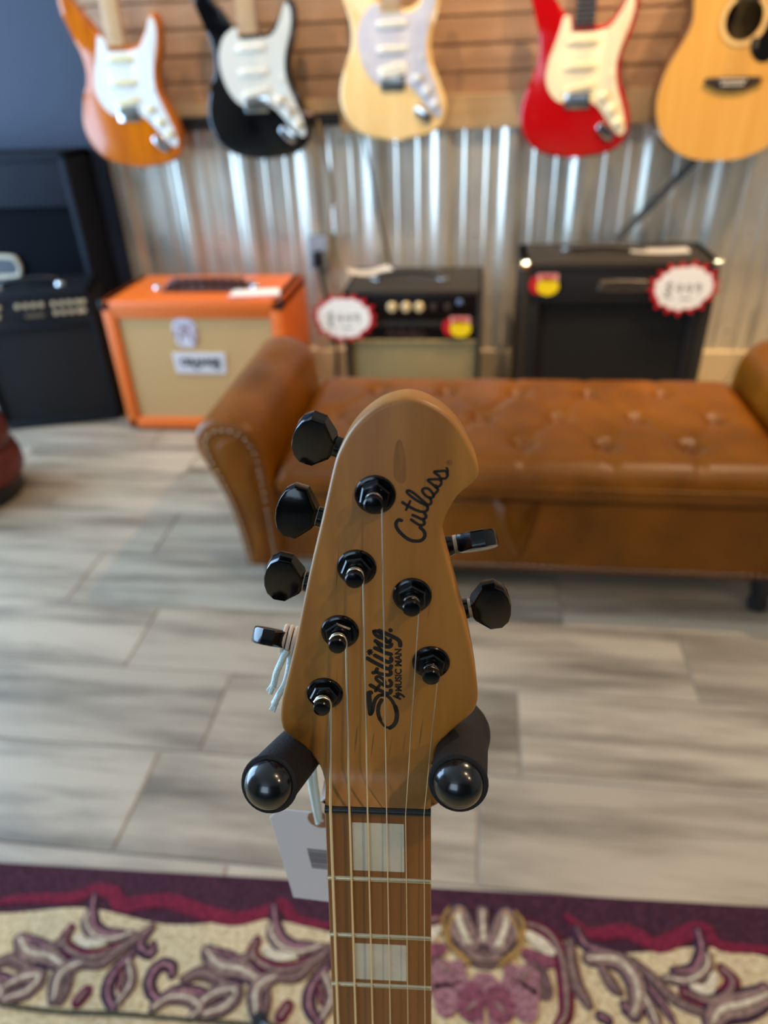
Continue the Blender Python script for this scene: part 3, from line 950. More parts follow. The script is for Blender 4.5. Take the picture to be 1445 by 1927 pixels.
# tuners: (post x, y), (shaft at the headstock edge), (button centre), turn of the button
TUN = [((0.7, 132.7), (-14.5, 143.6), (-21.9, 146.2), -20), ((-6.3, 105.0), (-22.0, 116.2), (-29.8, 118.4), 0),
       ((-13.2, 78.4), (-28.3, 88.8), (-36.4, 90.6), -12), ((-20.1, 50.7), (-35.9, 61.5), (-43.6, 63.1), -58),
       ((13.3, 94.2), (26.7, 104.9), (37.0, 107.0), 60), ((20.4, 65.9), (34.2, 78.0), (43.2, 79.9), 10)]
SH_Z = -28.0
KEY = [(-7.4, -3.2), (-6.6, -4.2), (-1.8, -10.2), (3.0, -10.4), (6.0, -7.8), (7.4, -4.2), (7.9, 0), (7.4, 4.2), (6.0, 7.8), (3.0, 10.4), (-1.8, 10.2), (-6.6, 4.2), (-7.4, 3.2)]
for (px, py), (sx, sy), (bx, by), ang in TUN:
    t = obj('tuner', lathe([(7.0, 0), (7.0, 0.6), (6.6, 1.1), (5.9, 1.3), (5.9, 1.25)], 32, None, Matrix.Translation((px * MM, py * MM, FACE * MM)) @ Matrix.Scale(MM, 4)), m_tuner, fg, auto=35)
    hexr = random.random()
    bm = lathe([(5.45, 1.2), (5.45, 2.9), (4.9, 3.5), (3.9, 3.7)], 6, None, Matrix.Rotation(hexr, 4, 'Z'))
    lathe([(3.8, 3.5), (3.7, 4.1), (3.0, 4.2)], 20, bm)
    move(bm, Matrix.Translation((px * MM, py * MM, FACE * MM)) @ Matrix.Scale(MM, 4))
    obj('hex_bushing', bm, m_tuner, t, auto=25)
    bm = lathe([(3.0, 4.0), (3.0, 5.2), (2.5, 5.8), (2.35, 6.6), (2.6, 7.2), (3.1, 7.6), (3.25, 8.4), (3.2, 9.6), (2.8, 10.1), (1.5, 10.4), (0, 10.45)], 24)
    move(bm, Matrix.Translation((px * MM, py * MM, FACE * MM)) @ Matrix.Scale(MM, 4))
    obj('post', bm, m_tuner, t, auto=35)
    # gear housing on the back, shaft, collar, button
    d = Vector((bx - sx, by - sy, 0)).normalized()
    inner = Vector((sx, sy, SH_Z)) - d * 11
    bm = box(-7, 7, -9, 9, -6.5, 0, 1.5, 2)
    move(bm, Matrix.Translation((px * MM, py * MM, (FACE - 14) * MM)) @ Matrix.Rotation(math.atan2(d.y, d.x), 4, 'Z') @ Matrix.Translation((-3 * MM, (4.5 if bx < 0 else -4.5) * -MM, 0)) @ Matrix.Scale(MM, 4))
    obj('gear_housing', bm, m_tuner, t, auto=35)
    p = lambda q: q * MM
    b0 = Vector((bx, by, SH_Z)) - d * 7.4
    obj('shaft', tube([p(inner), p(Vector((sx, sy, SH_Z)) + d * 0.5), p(b0 - d * 0.4), p(b0 + d * 1.5)], [0.0042, 0.0040, 0.0029, 0.0029], 14), m_tuner, t, auto=35)
    obj('washer', tube([p(b0 - d * 1.3), p(b0 + d * 0.1)], [0.0037, 0.0037], 16), mat('nylon_washer', '8f8a7c', 0.5), t, auto=35)
    bm = prism([(x * MM, y * MM) for x, y in KEY], -3.3 * MM, 3.3 * MM, 1.1 * MM, 2)
    sd = Vector((0, 0, 1)).cross(d)
    mtx = Matrix((d, sd, Vector((0, 0, 1)))).transposed().to_4x4()
    mtx.translation = p(Vector((bx, by, SH_Z)))
    move(bm, mtx @ Matrix.Rotation(math.radians(ang), 4, 'X'))
    obj('button', bm, m_tuner, t, auto=28)

# strings
NUTX = [-18.5, -11.0, -3.8, 3.7, 11.2, 18.4]
GAU = [0.64, 0.52, 0.40, 0.25, 0.18, 0.15]
POST = [3, 2, 1, 0, 4, 5]
m_wound = mat('string_wound', 'f4ead4', 0.30, metal=1.0)
for i in range(6):
    (px, py) = TUN[POST[i]][0]
    g = GAU[i]
    off = 2.4 + g
    zt = FACE + 6.3
    x1 = NUTX[i]
    a = Vector((px + off, py - 0.5, zt))
    n0 = Vector((x1, 1.7, 1.55 + g)); n1 = Vector((x1, 0.2, 1.4 + g))
    yb = -640.0
    br_ = Vector((x1 * 1.46, yb, 8.5))
    path = []
    for k in range(5):      # wraps over the post
        th = PI * 0.9 - k * PI * 0.225
        path.append(Vector((px + off * math.cos(th), py + off * math.sin(th), zt + 0.7 - k * 0.17)))
    path += [a, a.lerp(n0, 0.5), n0, n1, n1.lerp(br_, 0.2), n1.lerp(br_, 0.5), br_]
    bm = tube([q * MM for q in path], g * MM, 8)
    for k in range(1):
        tube([((px + off * math.cos(2 * PI * j / 16)) * MM, (py + off * math.sin(2 * PI * j / 16)) * MM, (zt - 0.7 - k * 2.1 * g) * MM) for j in range(16)], min(g, 0.25) * MM, 6, bm, True)
    obj('string', bm, m_wound if i < 3 else m_string, fg, auto=60)

# lettering on the headstock
CUTLASS = [(0.96, [(9.54, 123.23), (8.79, 123.49), (8.03, 122.93), (7.65, 121.83), (8.02, 120.32), (9.15, 118.67), (10.67, 117.15), (12.45, 115.92), (14.23, 115.52), (16.01, 115.69), (17.15, 116.55), (17.64, 117.95), (17.25, 119.33), (15.97, 120.7)]), (0.79, [(12.89, 123.62), (14.45, 122.38), (15.84, 121.6), (16.97, 121.67), (17.47, 122.5), (16.96, 123.59)]), (0.79, [(13.39, 125.27), (14.82, 124.66), (16.58, 123.78), (17.58, 124.15), (17.95, 124.97), (17.49, 125.97)]), (0.79, [(9.89, 129.93), (11.68, 128.69), (13.93, 127.44), (16.18, 126.58), (17.68, 126.67), (18.42, 127.41), (18.36, 128.49), (17.78, 129.21)]), (0.67, [(12.55, 130.39), (11.81, 128.82), (11.13, 127.2)]), (0.73, [(18.03, 128.94), (16.16, 129.81), (14.16, 131.13), (12.42, 132.52), (11.51, 133.49), (11.48, 134.1), (12.3, 134.16), (13.91, 133.17), (15.65, 131.59), (17.15, 130.22), (18.4, 129.22), (19.34, 129.39), (19.68, 130.25), (19.32, 131.31)]), (0.73, [(19.49, 131.31), (17.87, 132.36), (16.82, 133.55), (16.61, 134.52), (17.35, 135.08), (18.58, 134.94), (19.7, 133.84), (20.46, 132.39), (19.85, 131.72), (19.11, 131.84)]), (0.73, [(20.34, 132.52), (21.06, 133.45), (21.67, 134.12), (21.73, 134.91), (21.03, 135.56)]), (0.7, [(21.4, 135.17), (20.04, 136.47), (18.35, 138.03), (20.25, 138.3), (21.84, 138.32), (22.76, 137.8), (22.92, 136.89), (22.37, 135.97), (21.64, 135.7), (21.07, 136.14)]), (0.7, [(22.94, 138.2), (21.94, 139.62), (20.41, 140.9), (22.16, 141.17), (23.98, 141.26), (24.84, 140.55), (24.87, 139.51), (24.16, 138.6), (23.3, 138.59)]), (0.64, [(24.66, 140.16), (24.97, 141.32), (24.56, 142.3)])]
STERLING = [(1.31, [(-2.45, 51.44), (-3.17, 50.95), (-3.07, 48.02), (-2.96, 44.92), (-2.7, 41.47)]), (1.0, [(-2.65, 41.31), (-1.84, 43.07), (-1.41, 45.9), (-0.6, 48.41), (0.83, 50.15), (2.36, 50.51)]), (0.89, [(1.85, 50.49), (3.62, 50.24), (5.38, 48.45), (6.63, 45.85), (7.38, 43.06)]), (1.15, [(6.93, 45.24), (7.51, 42.44), (7.36, 38.96), (6.31, 36.38), (4.75, 34.88)]), (0.68, [(5.01, 34.98), (3.2, 35.37), (1.67, 37.17), (0.8, 39.69)]), (1.05, [(1.04, 38.74), (0.39, 41.26), (0.35, 43.77), (0.64, 45.66), (1.69, 48.11)]), (1.1, [(-2.38, 54.8), (-0.38, 53.49), (1.87, 52.18), (3.76, 51.17), (5.03, 51.67), (5.29, 52.74)]), (0.89, [(-0.53, 52.26), (0.9, 54.74)]), (0.89, [(3.17, 54.66), (1.42, 55.97), (-0.11, 57.59), (-0.04, 58.64), (0.96, 58.82), (2.45, 57.66), (3.06, 56.17), (2.42, 55.24)]), (0.94, [(2.67, 54.95), (4.17, 54.39), (5.31, 55.03), (5.5, 56.24), (4.96, 57.28)]), (1.05, [(-1.26, 60.56), (-0.46, 60.82)]), (1.0, [(0.22, 62.33), (-0.05, 61.19), (1.23, 60.27), (2.98, 59.84), (4.48, 59.67), (5.36, 60.3), (5.24, 61.34)]), (1.1, [(-3.33, 66.95), (-0.93, 65.31), (1.54, 63.85), (3.76, 62.63), (5.06, 62.67), (5.51, 63.72)]), (1.1, [(-0.43, 68.26), (1.34, 67.2), (3.3, 65.96), (4.78, 65.47), (5.59, 66.37), (5.49, 67.25)]), (1.1, [(-0.37, 71.52), (1.39, 70.58), (3.35, 69.59), (5.44, 68.94)]), (0.68, [(2.12, 70.37), (0.93, 72.65), (0.45, 73.5)]), (1.1, [(-0.15, 74.58), (1.67, 73.25), (3.62, 72.29), (5.1, 72.33), (5.65, 73.35)]), (1.0, [(-0.64, 78.76), (-0.22, 77.49), (1.23, 76.25), (2.93, 75.86)]), (0.79, [(-0.64, 78.76), (0.3, 79.07), (1.74, 77.68), (3.42, 75.87), (4.38, 74.46), (5.36, 74.78)]), (1.1, [(1.27, 79.09), (2.96, 78.28), (5.38, 77.06), (7.57, 75.83), (8.78, 74.57), (8.97, 72.86)]), (0.79, [(5.37, 75.35), (4.38, 73.89), (2.92, 75.29)]), (0.68, [(6.53, 50.02), (7.67, 49.54), (8.81, 48.86)]), (0.52, [(7.67, 49.54), (8.18, 50.38), (7.42, 50.51)]), (0.63, [(7.43, 51.28), (8.44, 50.7)]), (0.63, [(8.06, 51.61), (9.45, 50.73), (10.28, 49.93)]), (1.05, [(5.36, 79.47), (5.45, 79.27)]), (0.42, [(-3.32, 69.79), (-1.39, 69.7)]), (0.42, [(-2.31, 70.83), (-2.48, 68.56)]), (0.37, [(-3.01, 70.53), (-1.65, 68.87)]), (0.37, [(-1.57, 70.71), (-3.04, 68.92)])]
for nm, data in (('script_logo', CUTLASS), ('maker_logo', STERLING)):
    bm = bmesh.new()
    for wd, p in data:
        ribbon([(x * MM, y * MM) for x, y in p], wd * (1.35 if nm == 'script_logo' else 1.55) * MM, FACE * MM, (FACE + 0.05) * MM, bm, 4)
    obj(nm, bm, m_decal, head, recalc=False)
bm = bmesh.new()
tube([((25.42 + 0.85 * math.cos(2 * PI * k / 16)) * MM, (144.15 + 0.85 * math.sin(2 * PI * k / 16)) * MM, FACE * MM) for k in range(16)], 0.07 * MM, 5, bm, True)
tb = text_bm('R', 1.35 * MM)
move(tb, Matrix.Translation((25.42 * MM, 144.15 * MM, (FACE + 0.05) * MM)) @ Matrix.Rotation(math.radians(60), 4, 'Z'))
join(bm, tb)
obj('registered_mark', bm, m_decal, head)
tb = text_bm('MUSIC MAN', 3.42 * MM, 0.15 * MM)
xs = [v.co.x for v in tb.verts]
move(tb, Matrix.Translation((8.32 * MM, 61.9 * MM, (FACE + 0.05) * MM)) @ Matrix.Rotation(PI / 2, 4, 'Z') @ Matrix.Scale(19.1 * MM / (max(xs) - min(xs)), 4, (1, 0, 0)))
obj('maker_line', tb, m_decal, head)
# mineral streak in the maple, by the top tuner
m_streak = mat('mineral_streak', '7d5526', 0.45, col2='8f642f', vscale=200, stretch=(3, 0.4, 3))
bm = prism([p[:2] for p in smooth_pts([(9.2 * MM, 152 * MM, 0), (7.4 * MM, 149 * MM, 0), (7.0 * MM, 140 * MM, 0), (8.6 * MM, 137 * MM, 0), (11.0 * MM, 138 * MM, 0), (10.8 * MM, 147 * MM, 0)], 4)], FACE * MM, (FACE + 0.012) * MM)
obj('mineral_streak', bm, m_streak, head)
for sx_, sy0, sy1, wd in ((-16.5, 40, 62, 0.5), (-9.5, 22, 36, 0.9), (-3.0, 20, 33, 0.6), (4.0, 19, 31, 0.5), (9.5, 21, 34, 0.8), (16.0, 24, 40, 0.6), (-14.0, 96, 112, 0.5), (19.0, 84, 100, 0.5), (16.5, 118, 150, 0.5)):
    bm = ribbon([(sx_ * MM, sy0 * MM), ((sx_ + 0.8) * MM, (sy0 + sy1) / 2 * MM), ((sx_ + 1.6) * MM, sy1 * MM)], wd * MM, FACE * MM, (FACE + 0.010) * MM, None, 4, 0.9)
    obj('mineral_streak', bm, m_streak, head, recalc=False)

# the body below the frame
electric(fg, None, mat('body_finish', '1c2a3a', **gloss), GUARD_B, m_gwhite, m_ivory, m_blackmetal, m_board, oy=-0.648, oz=-0.0085, low=0.8, full_neck=False)

# ------------------------------------------------------------------ stand holding it
st = thing('guitar_stand', 'black stand whose padded yoke arms cradle the maple headstock', 'guitar stand')
m_foam = mat('foam_rubber', '1d1d20', 0.75, bump=0.25, bscale=900, var=0.15, vscale=300, spec=0.3)
m_cap = mat('cap_gloss', '0b0c0f', 0.22, spec=0.6, coat=0.4, rvar=0.06, vscale=120)


def GL(x, y, z):
    return GLOC @ Vector((x * MM, y * MM, z * MM))


yc = GL(0, 2, -72)
for cap_, mid_, sg in (((-38.6, 27.5, 15.0), (-35.4, 13.6, -16), -1), ((30.5, 30.9, 15.0), (33.6, 20.2, -16), 1)):
    P0, P1 = GL(*cap_), GL(*mid_)
    d = (P1 - P0).normalized()
    P2 = P1 + d * 0.022
    P3 = P1.lerp(yc, 0.62) + Vector((sg * 0.012, 0.012, -0.008))
    path = smooth_pts([P0, P0.lerp(P1, 0.5), P1, P2, P3, yc], 6, False)
    obj('yoke_arm', tube(path, [0.0098] + [0.0104] * (len(path) - 8) + [0.009] * 7, 28), m_foam, st, auto=60)
    q = (-d).to_track_quat('Z', 'Y').to_matrix().to_4x4()
    q.translation = P0
    bm = lathe([(10.6, -2.2), (10.9, -1.0), (10.6, -0.1), (9.7, 0.15)], 32)
    obj('foam_rim', move(bm, q @ Matrix.Scale(MM, 4)), m_foam, st, auto=50)
    bm = lathe([(9.2, -0.6), (9.1, 0.6), (8.6, 2.2), (7.4, 3.9), (5.6, 5.3), (3.2, 6.2), (0, 6.6)], 40)
    obj('end_cap', move(bm, q @ Matrix.Scale(MM, 4)), m_cap, st, auto=60)
base = Vector((yc.x, yc.y + 0.035, 0.0165))
obj('yoke_block', box(yc.x - 0.018, yc.x + 0.018, yc.y - 0.008, yc.y + 0.05, yc.z - 0.03, yc.z + 0.016, 0.004, 2), m_blackmetal, st)
obj('pole', tube([(base.x, base.y, yc.z - 0.02), (base.x, base.y, 0.13)], 0.0105, 16), m_blackmetal, st, auto=40)
obj('collar', tube([(base.x, base.y, 0.22), (base.x, base.y, 0.13)], 0.016, 16), m_blackmetal, st, auto=40)
for ang in (-90, 30, 150):
    a = math.radians(ang)
    e = base + Vector((math.cos(a) * 0.24, math.sin(a) * 0.24, 0.006 if base.y + math.sin(a) * 0.24 < 0.55 else 0.006))
    lg = obj('leg', tube([(base.x, base.y, 0.20), tuple(e)], 0.008, 10), m_blackmetal, st, auto=40)
    obj('rubber_foot', lathe([(0.011, -0.007), (0.012, 0.0), (0.010, 0.012), (0, 0.013)], 12, None, Matrix.Translation(e)), m_foam, lg)

# ------------------------------------------------------------------ price tag on its thread
tg = thing('price_tag', 'white paper price tag with barcode hanging by a thread from a tuner', 'tag', (-0.06938, 0.2085, 0.0))
m_thread = mat('cotton_thread', 'dcecea', 0.9, bump=0.4, bscale=1500)
m_tag = mat('tag_card', 'e8e4ea', 0.6)
S0 = Vector((0, 0, 0.8658))
ax = (GLOC.to_3x3() @ Vector((-7.7, 1.6, 0))).normalized()
ring_r = 0.0056
upv = Vector((0, 0, 1))
upv = (upv - ax * upv.dot(ax)).normalized()
sv = ax.cross(upv)
for k in range(3):
    c = S0 + ax * (0.0028 - 0.0021 * k)
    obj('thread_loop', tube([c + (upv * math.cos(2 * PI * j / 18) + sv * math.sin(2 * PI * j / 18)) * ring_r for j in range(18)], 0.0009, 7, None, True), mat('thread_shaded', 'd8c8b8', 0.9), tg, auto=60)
HOLE = S0 + Vector((0, 0.004, -0.123))
for dx in (-0.0008, 0.0009):
    wob = [S0 + Vector((dx, -0.002, -0.006)), S0 + Vector((dx * 2 + 0.0005, 0.003, -0.05)), HOLE.lerp(S0, 0.3) + Vector((dx * 1.5, 0, 0)), HOLE + Vector((dx, 0, 0.004)), HOLE + Vector((0, 0.001 if dx > 0 else -0.0012, -0.001))]
    obj('thread', tube(smooth_pts(wob, 6, False), 0.0014, 8), m_thread, tg, auto=60)
LI = mw.inverted()
for tail in ([(-36.5, 61.0, -22), (-38.5, 57, -21), (-41.5, 50, -22), (-43.0, 44.5, -23), (-43.6, 42.5, -23)],
             [(-35.5, 59.5, -24), (-36.5, 52, -24), (-38.5, 44, -24), (-42.2, 37, -24), (-44.0, 33.0, -24)]):
    q = [GL(*p) - Vector(tg.location) for p in tail]
    pts = smooth_pts(q, 6, False)
    bm = tube(pts, [0.0014] * (len(pts) - 2) + [0.0017, 0.0015], 7)
    e, dr = pts[-1], (pts[-1] - pts[-4]).normalized()
    for k in range(7):
        rv = Vector((random.uniform(-1, 1), random.uniform(-1, 1), random.uniform(-1, 1))) * 0.55
        tube([e - dr * 0.002, e + (dr + rv).normalized() * 0.0032], [0.0010, 0.0006], 5, bm)
    obj('frayed_end', bm, m_thread, tg, auto=60)
TW, THT = 0.0270, 0.0760
card = [(-TW, -THT + 0.008), (TW, -THT + 0.008), (TW, 0.0), (TW - 0.005, 0.0075), (-TW + 0.005, 0.0075), (-TW, 0.0)]
cm = Matrix.Translation(HOLE + Vector((0.0005, 0.0006, -0.003))) @ Matrix.Rotation(math.radians(-5), 4, 'Y') @ Matrix.Rotation(math.radians(-4), 4, 'Z') @ Matrix.Rotation(math.radians(88), 4, 'X')
cd = obj('card', move(prism(card, -0.0004, 0.0, 0.00012, 1), cm), m_tag, tg)
bm = lathe([(0.0022, 0.0002), (0.0062, 0.0002), (0.0062, 0.0), (0.0022, 0.0)], 24, None, cm @ Matrix.Translation((0, 0.0025, 0)), cap=False)
obj('eyelet_patch', bm, mat('eyelet_brown', 'a5704e', 0.7), cd)
bars = bmesh.new()
yy = -0.0220
for k, (wd, gap) in enumerate([(1.0, .4), (.5, .5), (1.6, .35), (1.7, .3), (.9, .35), (1.7, .3), (1.8, .4), (.5, .5), (1.0, .4), (.6, .5), (1.0, .3)]):
    yy -= wd * MM
    box(-0.011, 0.013, yy, yy + wd * MM, 0.0, 0.00012, bm=bars)
    yy -= gap * MM
obj('barcode', move(bars, cm), mat('barcode_ink', '77747a', 0.6), cd)


# ------------------------------------------------------------------ leather storage bench
BX0, BX1, BY0, BY1 = -0.415, 0.655, 1.30, 1.80
bench = thing('storage_bench', 'tufted brown leather storage bench with rolled arms and nail trim', 'bench', ((BX0 + BX1) / 2, 1.55, 0))
bo = Vector(bench.location)
m_leather = mat('cognac_leather', '8a4e02', 0.36, col2='643702', vscale=7, detail=5, bump=0.25, bscale=260, rvar=0.10, contrast=(0.3, 0.72), spec=0.32)
m_nail = mat('antique_nail', '9c8468', 0.2, metal=1.0)
m_foot = mat('black_caster', '0d0f13', 0.25, coat=0.3)


def badd(name, bm, m, parent=None, auto=40):
    move(bm, Matrix.Translation(-bo))
    o = obj(name, bm, m, parent or bench, auto=auto)
    return o


badd('storage_box', box(BX0 - 0.02, BX1 + 0.02, BY0, BY1, 0.098, 0.279, 0.010, 3), m_leather)
# tufted lid
ROWS = [(1.40, 0.111), (1.535, 0.111 + 0.0875), (1.685, 0.111)]
BTN = []
for y, x in ROWS:
    for k in range(-6, 7):
        xx = x + k * 0.174
        if BX0 + 0.06 < xx < BX1 - 0.05:
            BTN.append((xx, y))
NX, NY = 130, 66
LX0, LX1, LY0, LY1 = BX0 + 0.004, BX1 - 0.004, 1.287, 1.80


def seg_d(px, py, a, b):
    vx, vy = b[0] - a[0], b[1] - a[1]
    t = max(0, min(1, ((px - a[0]) * vx + (py - a[1]) * vy) / (vx * vx + vy * vy)))
    return math.hypot(px - a[0] - t * vx, py - a[1] - t * vy)


SEG = [(a, b) for i, a in enumerate(BTN) for b in BTN[i + 1:] if 0.1 < math.hypot(a[0] - b[0], a[1] - b[1]) < 0.19 and abs(a[1] - b[1]) > 0.05]
SEG += [((x, y), (x, LY0)) for x, y in BTN if y < 1.45] + [((x, y), (x, LY1)) for x, y in BTN if y > 1.65]


def lid_z(x, y):
    ex = min(x - LX0, LX1 - x); ey = min(y - LY0, LY1 - y)
    edge = 1.0
    for e, r in ((ex, 0.05), (ey, 0.055)):
        e = max(0, min(1, e / r))
        edge *= math.sqrt(max(0, 1 - (1 - e) ** 2)) * 0.55 + 0.45
    z = 0.300 + 0.072 * edge
    db = min(math.hypot(x - a, y - b) for a, b in BTN)
    z -= 0.026 * math.exp(-(db / 0.022) ** 2)
    ds = min(seg_d(x, y, *s) for s in SEG)
    z -= 0.0045 * math.exp(-(ds / 0.009) ** 2) * min(1, ey / 0.02)
    return z


bm = bmesh.new()
g = []
for j in range(NY + 1):
    row = []
    for i in range(NX + 1):
        fx = i / NX; fy = j / NY
        x = LX0 + (LX1 - LX0) * fx; y = LY0 + (LY1 - LY0) * fy
        row.append(bm.verts.new((x, y, lid_z(x, y))))
    g.append(row)
for j in range(NY):
    for i in range(NX):
        bm.faces.new((g[j][i], g[j][i + 1], g[j + 1][i + 1], g[j + 1][i]))
rim = g[0] + [r[-1] for r in g[1:]] + g[-1][-2::-1] + [r[0] for r in g[-2:0:-1]]
prev = rim
for dz, ins in ((0.318, -0.003), (0.300, -0.003), (0.290, 0.002), (0.284, 0.008)):
    cur = []
    for v in rim:
        x = min(max(v.co.x, LX0 + ins), LX1 - ins) if ins > 0 else v.co.x + (ins if v.co.x < LX0 + 1e-5 else -ins if v.co.x > LX1 - 1e-5 else 0)
        y = min(max(v.co.y, LY0 + ins), LY1 - ins) if ins > 0 else v.co.y + (ins if v.co.y < LY0 + 1e-5 else -ins if v.co.y > LY1 - 1e-5 else 0)
        cur.append(bm.verts.new((x, y, dz)))
    n = len(rim)
    for k in range(n):
        bm.faces.new((prev[k], prev[(k + 1) % n], cur[(k + 1) % n], cur[k]))
    prev = cur
lid = badd('tufted_lid', bm, m_leather, auto=70)
bme = None
for x, y in BTN:
    bm = lathe([(0.0095, 0), (0.009, 0.002), (0.006, 0.0035), (0, 0.004)], 14, None, Matrix.Translation((x, y, lid_z(x, y) - 0.0005)))
    badd('button', bm, m_leather, lid, auto=60)
obj('lid_welt', move(tube([(LX0 - 0.002, LY0 - 0.003, 0.322), (LX1 + 0.002, LY0 - 0.003, 0.322)], 0.003, 8), Matrix.Translation(-bo)), m_leather, lid, auto=60)
# pull strap
strap = bmesh.new()
sp = [(0.062, 1.288, 0.285), (0.068, 1.270, 0.255), (0.088, 1.262, 0.195), (0.103, 1.262, 0.160), (0.112, 1.264, 0.162), (0.124, 1.268, 0.20), (0.138, 1.278, 0.25), (0.142, 1.290, 0.285)]
P = smooth_pts(sp, 5, False)
L, R = [], []
for i, p in enumerate(P):
    f = i / (len(P) - 1)
    tw = -0.25 + 0.5 * f
    wv = Vector((0.30 * (1 if f < 0.5 else -1), 1.0, 0.12)).normalized() * 0.014
    wv = Vector((0.60, -0.8 if f < 0.5 else 0.8, 0)).normalized() * (0.007 + 0.011 * abs(2 * f - 1))
    L.append(strap.verts.new(p + wv)); R.append(strap.verts.new(p - wv))
for k in range(len(P) - 1):
    strap.faces.new((L[k], R[k], R[k + 1], L[k + 1]))
bmesh.ops.solidify(strap, geom=strap.faces[:], thickness=0.003)
badd('pull_strap', strap, mat('strap_leather', '93591f', 0.16, col2='7a4518', vscale=12, coat=0.8), auto=50)
# rolled arms
ARM = [(-0.505, 0.098), (-0.513, 0.18), (-0.527, 0.26), (-0.552, 0.33), (-0.572, 0.375), (-0.580, 0.41), (-0.570, 0.44), (-0.545, 0.457), (-0.51, 0.462),
       (-0.475, 0.455), (-0.448, 0.435), (-0.432, 0.40), (-0.424, 0.35), (-0.419, 0.28), (-0.416, 0.18), (-0.416, 0.098)]
CXB = (BX0 + BX1) / 2
NAILP = [(-0.494, 0.108), (-0.500, 0.18), (-0.512, 0.255), (-0.530, 0.32), (-0.546, 0.368), (-0.552, 0.402), (-0.545, 0.425), (-0.525, 0.437), (-0.50, 0.439),
         (-0.476, 0.430), (-0.459, 0.412), (-0.449, 0.385), (-0.443, 0.34), (-0.440, 0.28), (-0.437, 0.18), (-0.436, 0.108)]
nm_ = lathe([(0.0052, 0), (0.0048, 0.0020), (0.0030, 0.0038), (0, 0.0046)], 8)
bmesh.ops.recalc_face_normals(nm_, faces=nm_.faces)
nail_me = bpy.data.meshes.new('nail_head')
nm_.to_mesh(nail_me); nm_.free()
nail_me.materials.append(m_nail)
nail_me.shade_smooth()
for side in (-1, 1):
    mx = (lambda x: x) if side < 0 else (lambda x: 2 * CXB - x)
    prof = [(mx(x), z) for x, z in ARM]
    sm = [p for p in smooth_pts([(x, z, 0) for x, z in prof], 4, False)]
    bm = bmesh.new()
    ys = [BY0 - 0.018, BY0 - 0.012, BY0 - 0.004, BY0 + 0.02] + [BY0 + 0.02 + k * 0.047 for k in range(1, 11)] + [1.822, 1.834]
    sec = []
    cx = sum(p.x for p in sm) / len(sm)
    for y in ys:
        ins = 0.010 if y == ys[0] else (0.003 if y == ys[1] else (0.0 if y < 1.83 else 0.010))
        s = []
        for p in sm:
            px, pz = p.x, p.y
            kx = 1 - ins / 0.07
            zz = 0.098 + (pz - 0.098) * (1 - ins / 0.36)
            xx = mx(-0.465) + (px - mx(-0.465)) * kx if False else cx + (px - cx) * kx
            if pz > 0.38:           # the two tufts along the top of the arm
                for ty in (1.48, 1.66):
                    zz -= 0.010 * math.exp(-(((y - ty) / 0.030) ** 2 + ((px - mx(-0.492)) / 0.022) ** 2))
            s.append(bm.verts.new((xx, y, zz)))
        sec.append(s)
    for a, b in zip(sec, sec[1:]):
        for k in range(len(a)):
            bm.faces.new((a[k], a[k - 1], b[k - 1], b[k]))
    bm.faces.new(sec[0]); bm.faces.new(sec[-1])
    arm = badd('arm', bm, m_leather, auto=50)
    for ty in (1.48, 1.66):
        badd('button', lathe([(0.009, 0), (0.0085, 0.003), (0.005, 0.005), (0, 0.006)], 12, None, Matrix.Translation((mx(-0.492), ty, 0.449))), m_leather, arm, auto=60)
    # raised border roll on the arm's front and its nail heads
    bp = [Vector((mx(x), BY0 - 0.0185, z)) for x, z in NAILP]
    sp_ = smooth_pts(bp, 12, False)
    dacc, last = 0, None
    for p in sp_:
        if last is not None:
            dacc += (p - last).length
        if last is None or dacc >= 0.0165:
            o = link('nail_head', nail_me, None, arm)
            o.location = p - bo
            o.rotation_euler = (PI / 2, 0, 0)
            dacc = 0
        last = p
    inner = [(mx(x + (0.020 if x < -0.47 else -0.020)) if abs(x + 0.47) > 0.025 else mx(x), z - (0.016 if z > 0.38 else 0)) for x, z in NAILP]
    pp = [p[:2] for p in smooth_pts([(x, z, 0) for x, z in inner], 3, False)]
    badd('front_panel', move(prism(pp, 0.0, 0.006, 0.004, 2), Matrix.Translation((0, BY0 - 0.017, 0)) @ FRONT), m_leather, arm, auto=50)
    for fy in (BY0 + 0.03, BY1 - 0.03):
        fx = mx(-0.455 if side < 0 else -0.412)
        f = badd('foot', lathe([(0.012, 0.0), (0.020, 0.004), (0.023, 0.02), (0.018, 0.036), (0.024, 0.05), (0.027, 0.075), (0.030, 0.099)], 20, None, Matrix.Translation((fx, fy, 0))), m_foot, auto=50)
x = BX0 + 0.02
while x < BX1 - 0.01:
    o = link('nail_head', nail_me, None, bench)
    o.location = Vector((x, BY0 - 0.0005, 0.113)) - bo
    o.rotation_euler = (PI / 2, 0, 0)
    x += 0.0176

# ------------------------------------------------------------------ amplifiers
m_tolex = mat('black_tolex', '141313', 0.6, spec=0.3, bump=0.5, bscale=500, var=0.15, vscale=90)
m_tolexb = mat('brownblack_tolex', '2a241c', 0.6, spec=0.3, bump=0.5, bscale=500, var=0.15, vscale=90)
m_orange = mat('orange_tolex', 'e26a18', 0.45, bump=0.4, bscale=500, var=0.06, vscale=60)
m_black = mat('black_plastic', '0c0c0d', 0.35)
m_cloth = mat('basket_cloth', 'c8a06a', 0.8, col2='b89058', vscale=260, bump=0.5, bscale=500)
m_silver = mat('silver_cloth', '938254', 0.75, col2='7c6c44', vscale=200, stretch=(1, 1, 5), bump=0.4, bscale=500)
m_grille = mat('black_grille', '1c1a17', 0.9, spec=0.2, col2='1a1917', vscale=260, bump=0.5, bscale=500)
m_paper = mat('card_white', 'f2ece0', 0.6)
m_sred = mat('card_red', 'c0101c', 0.5)
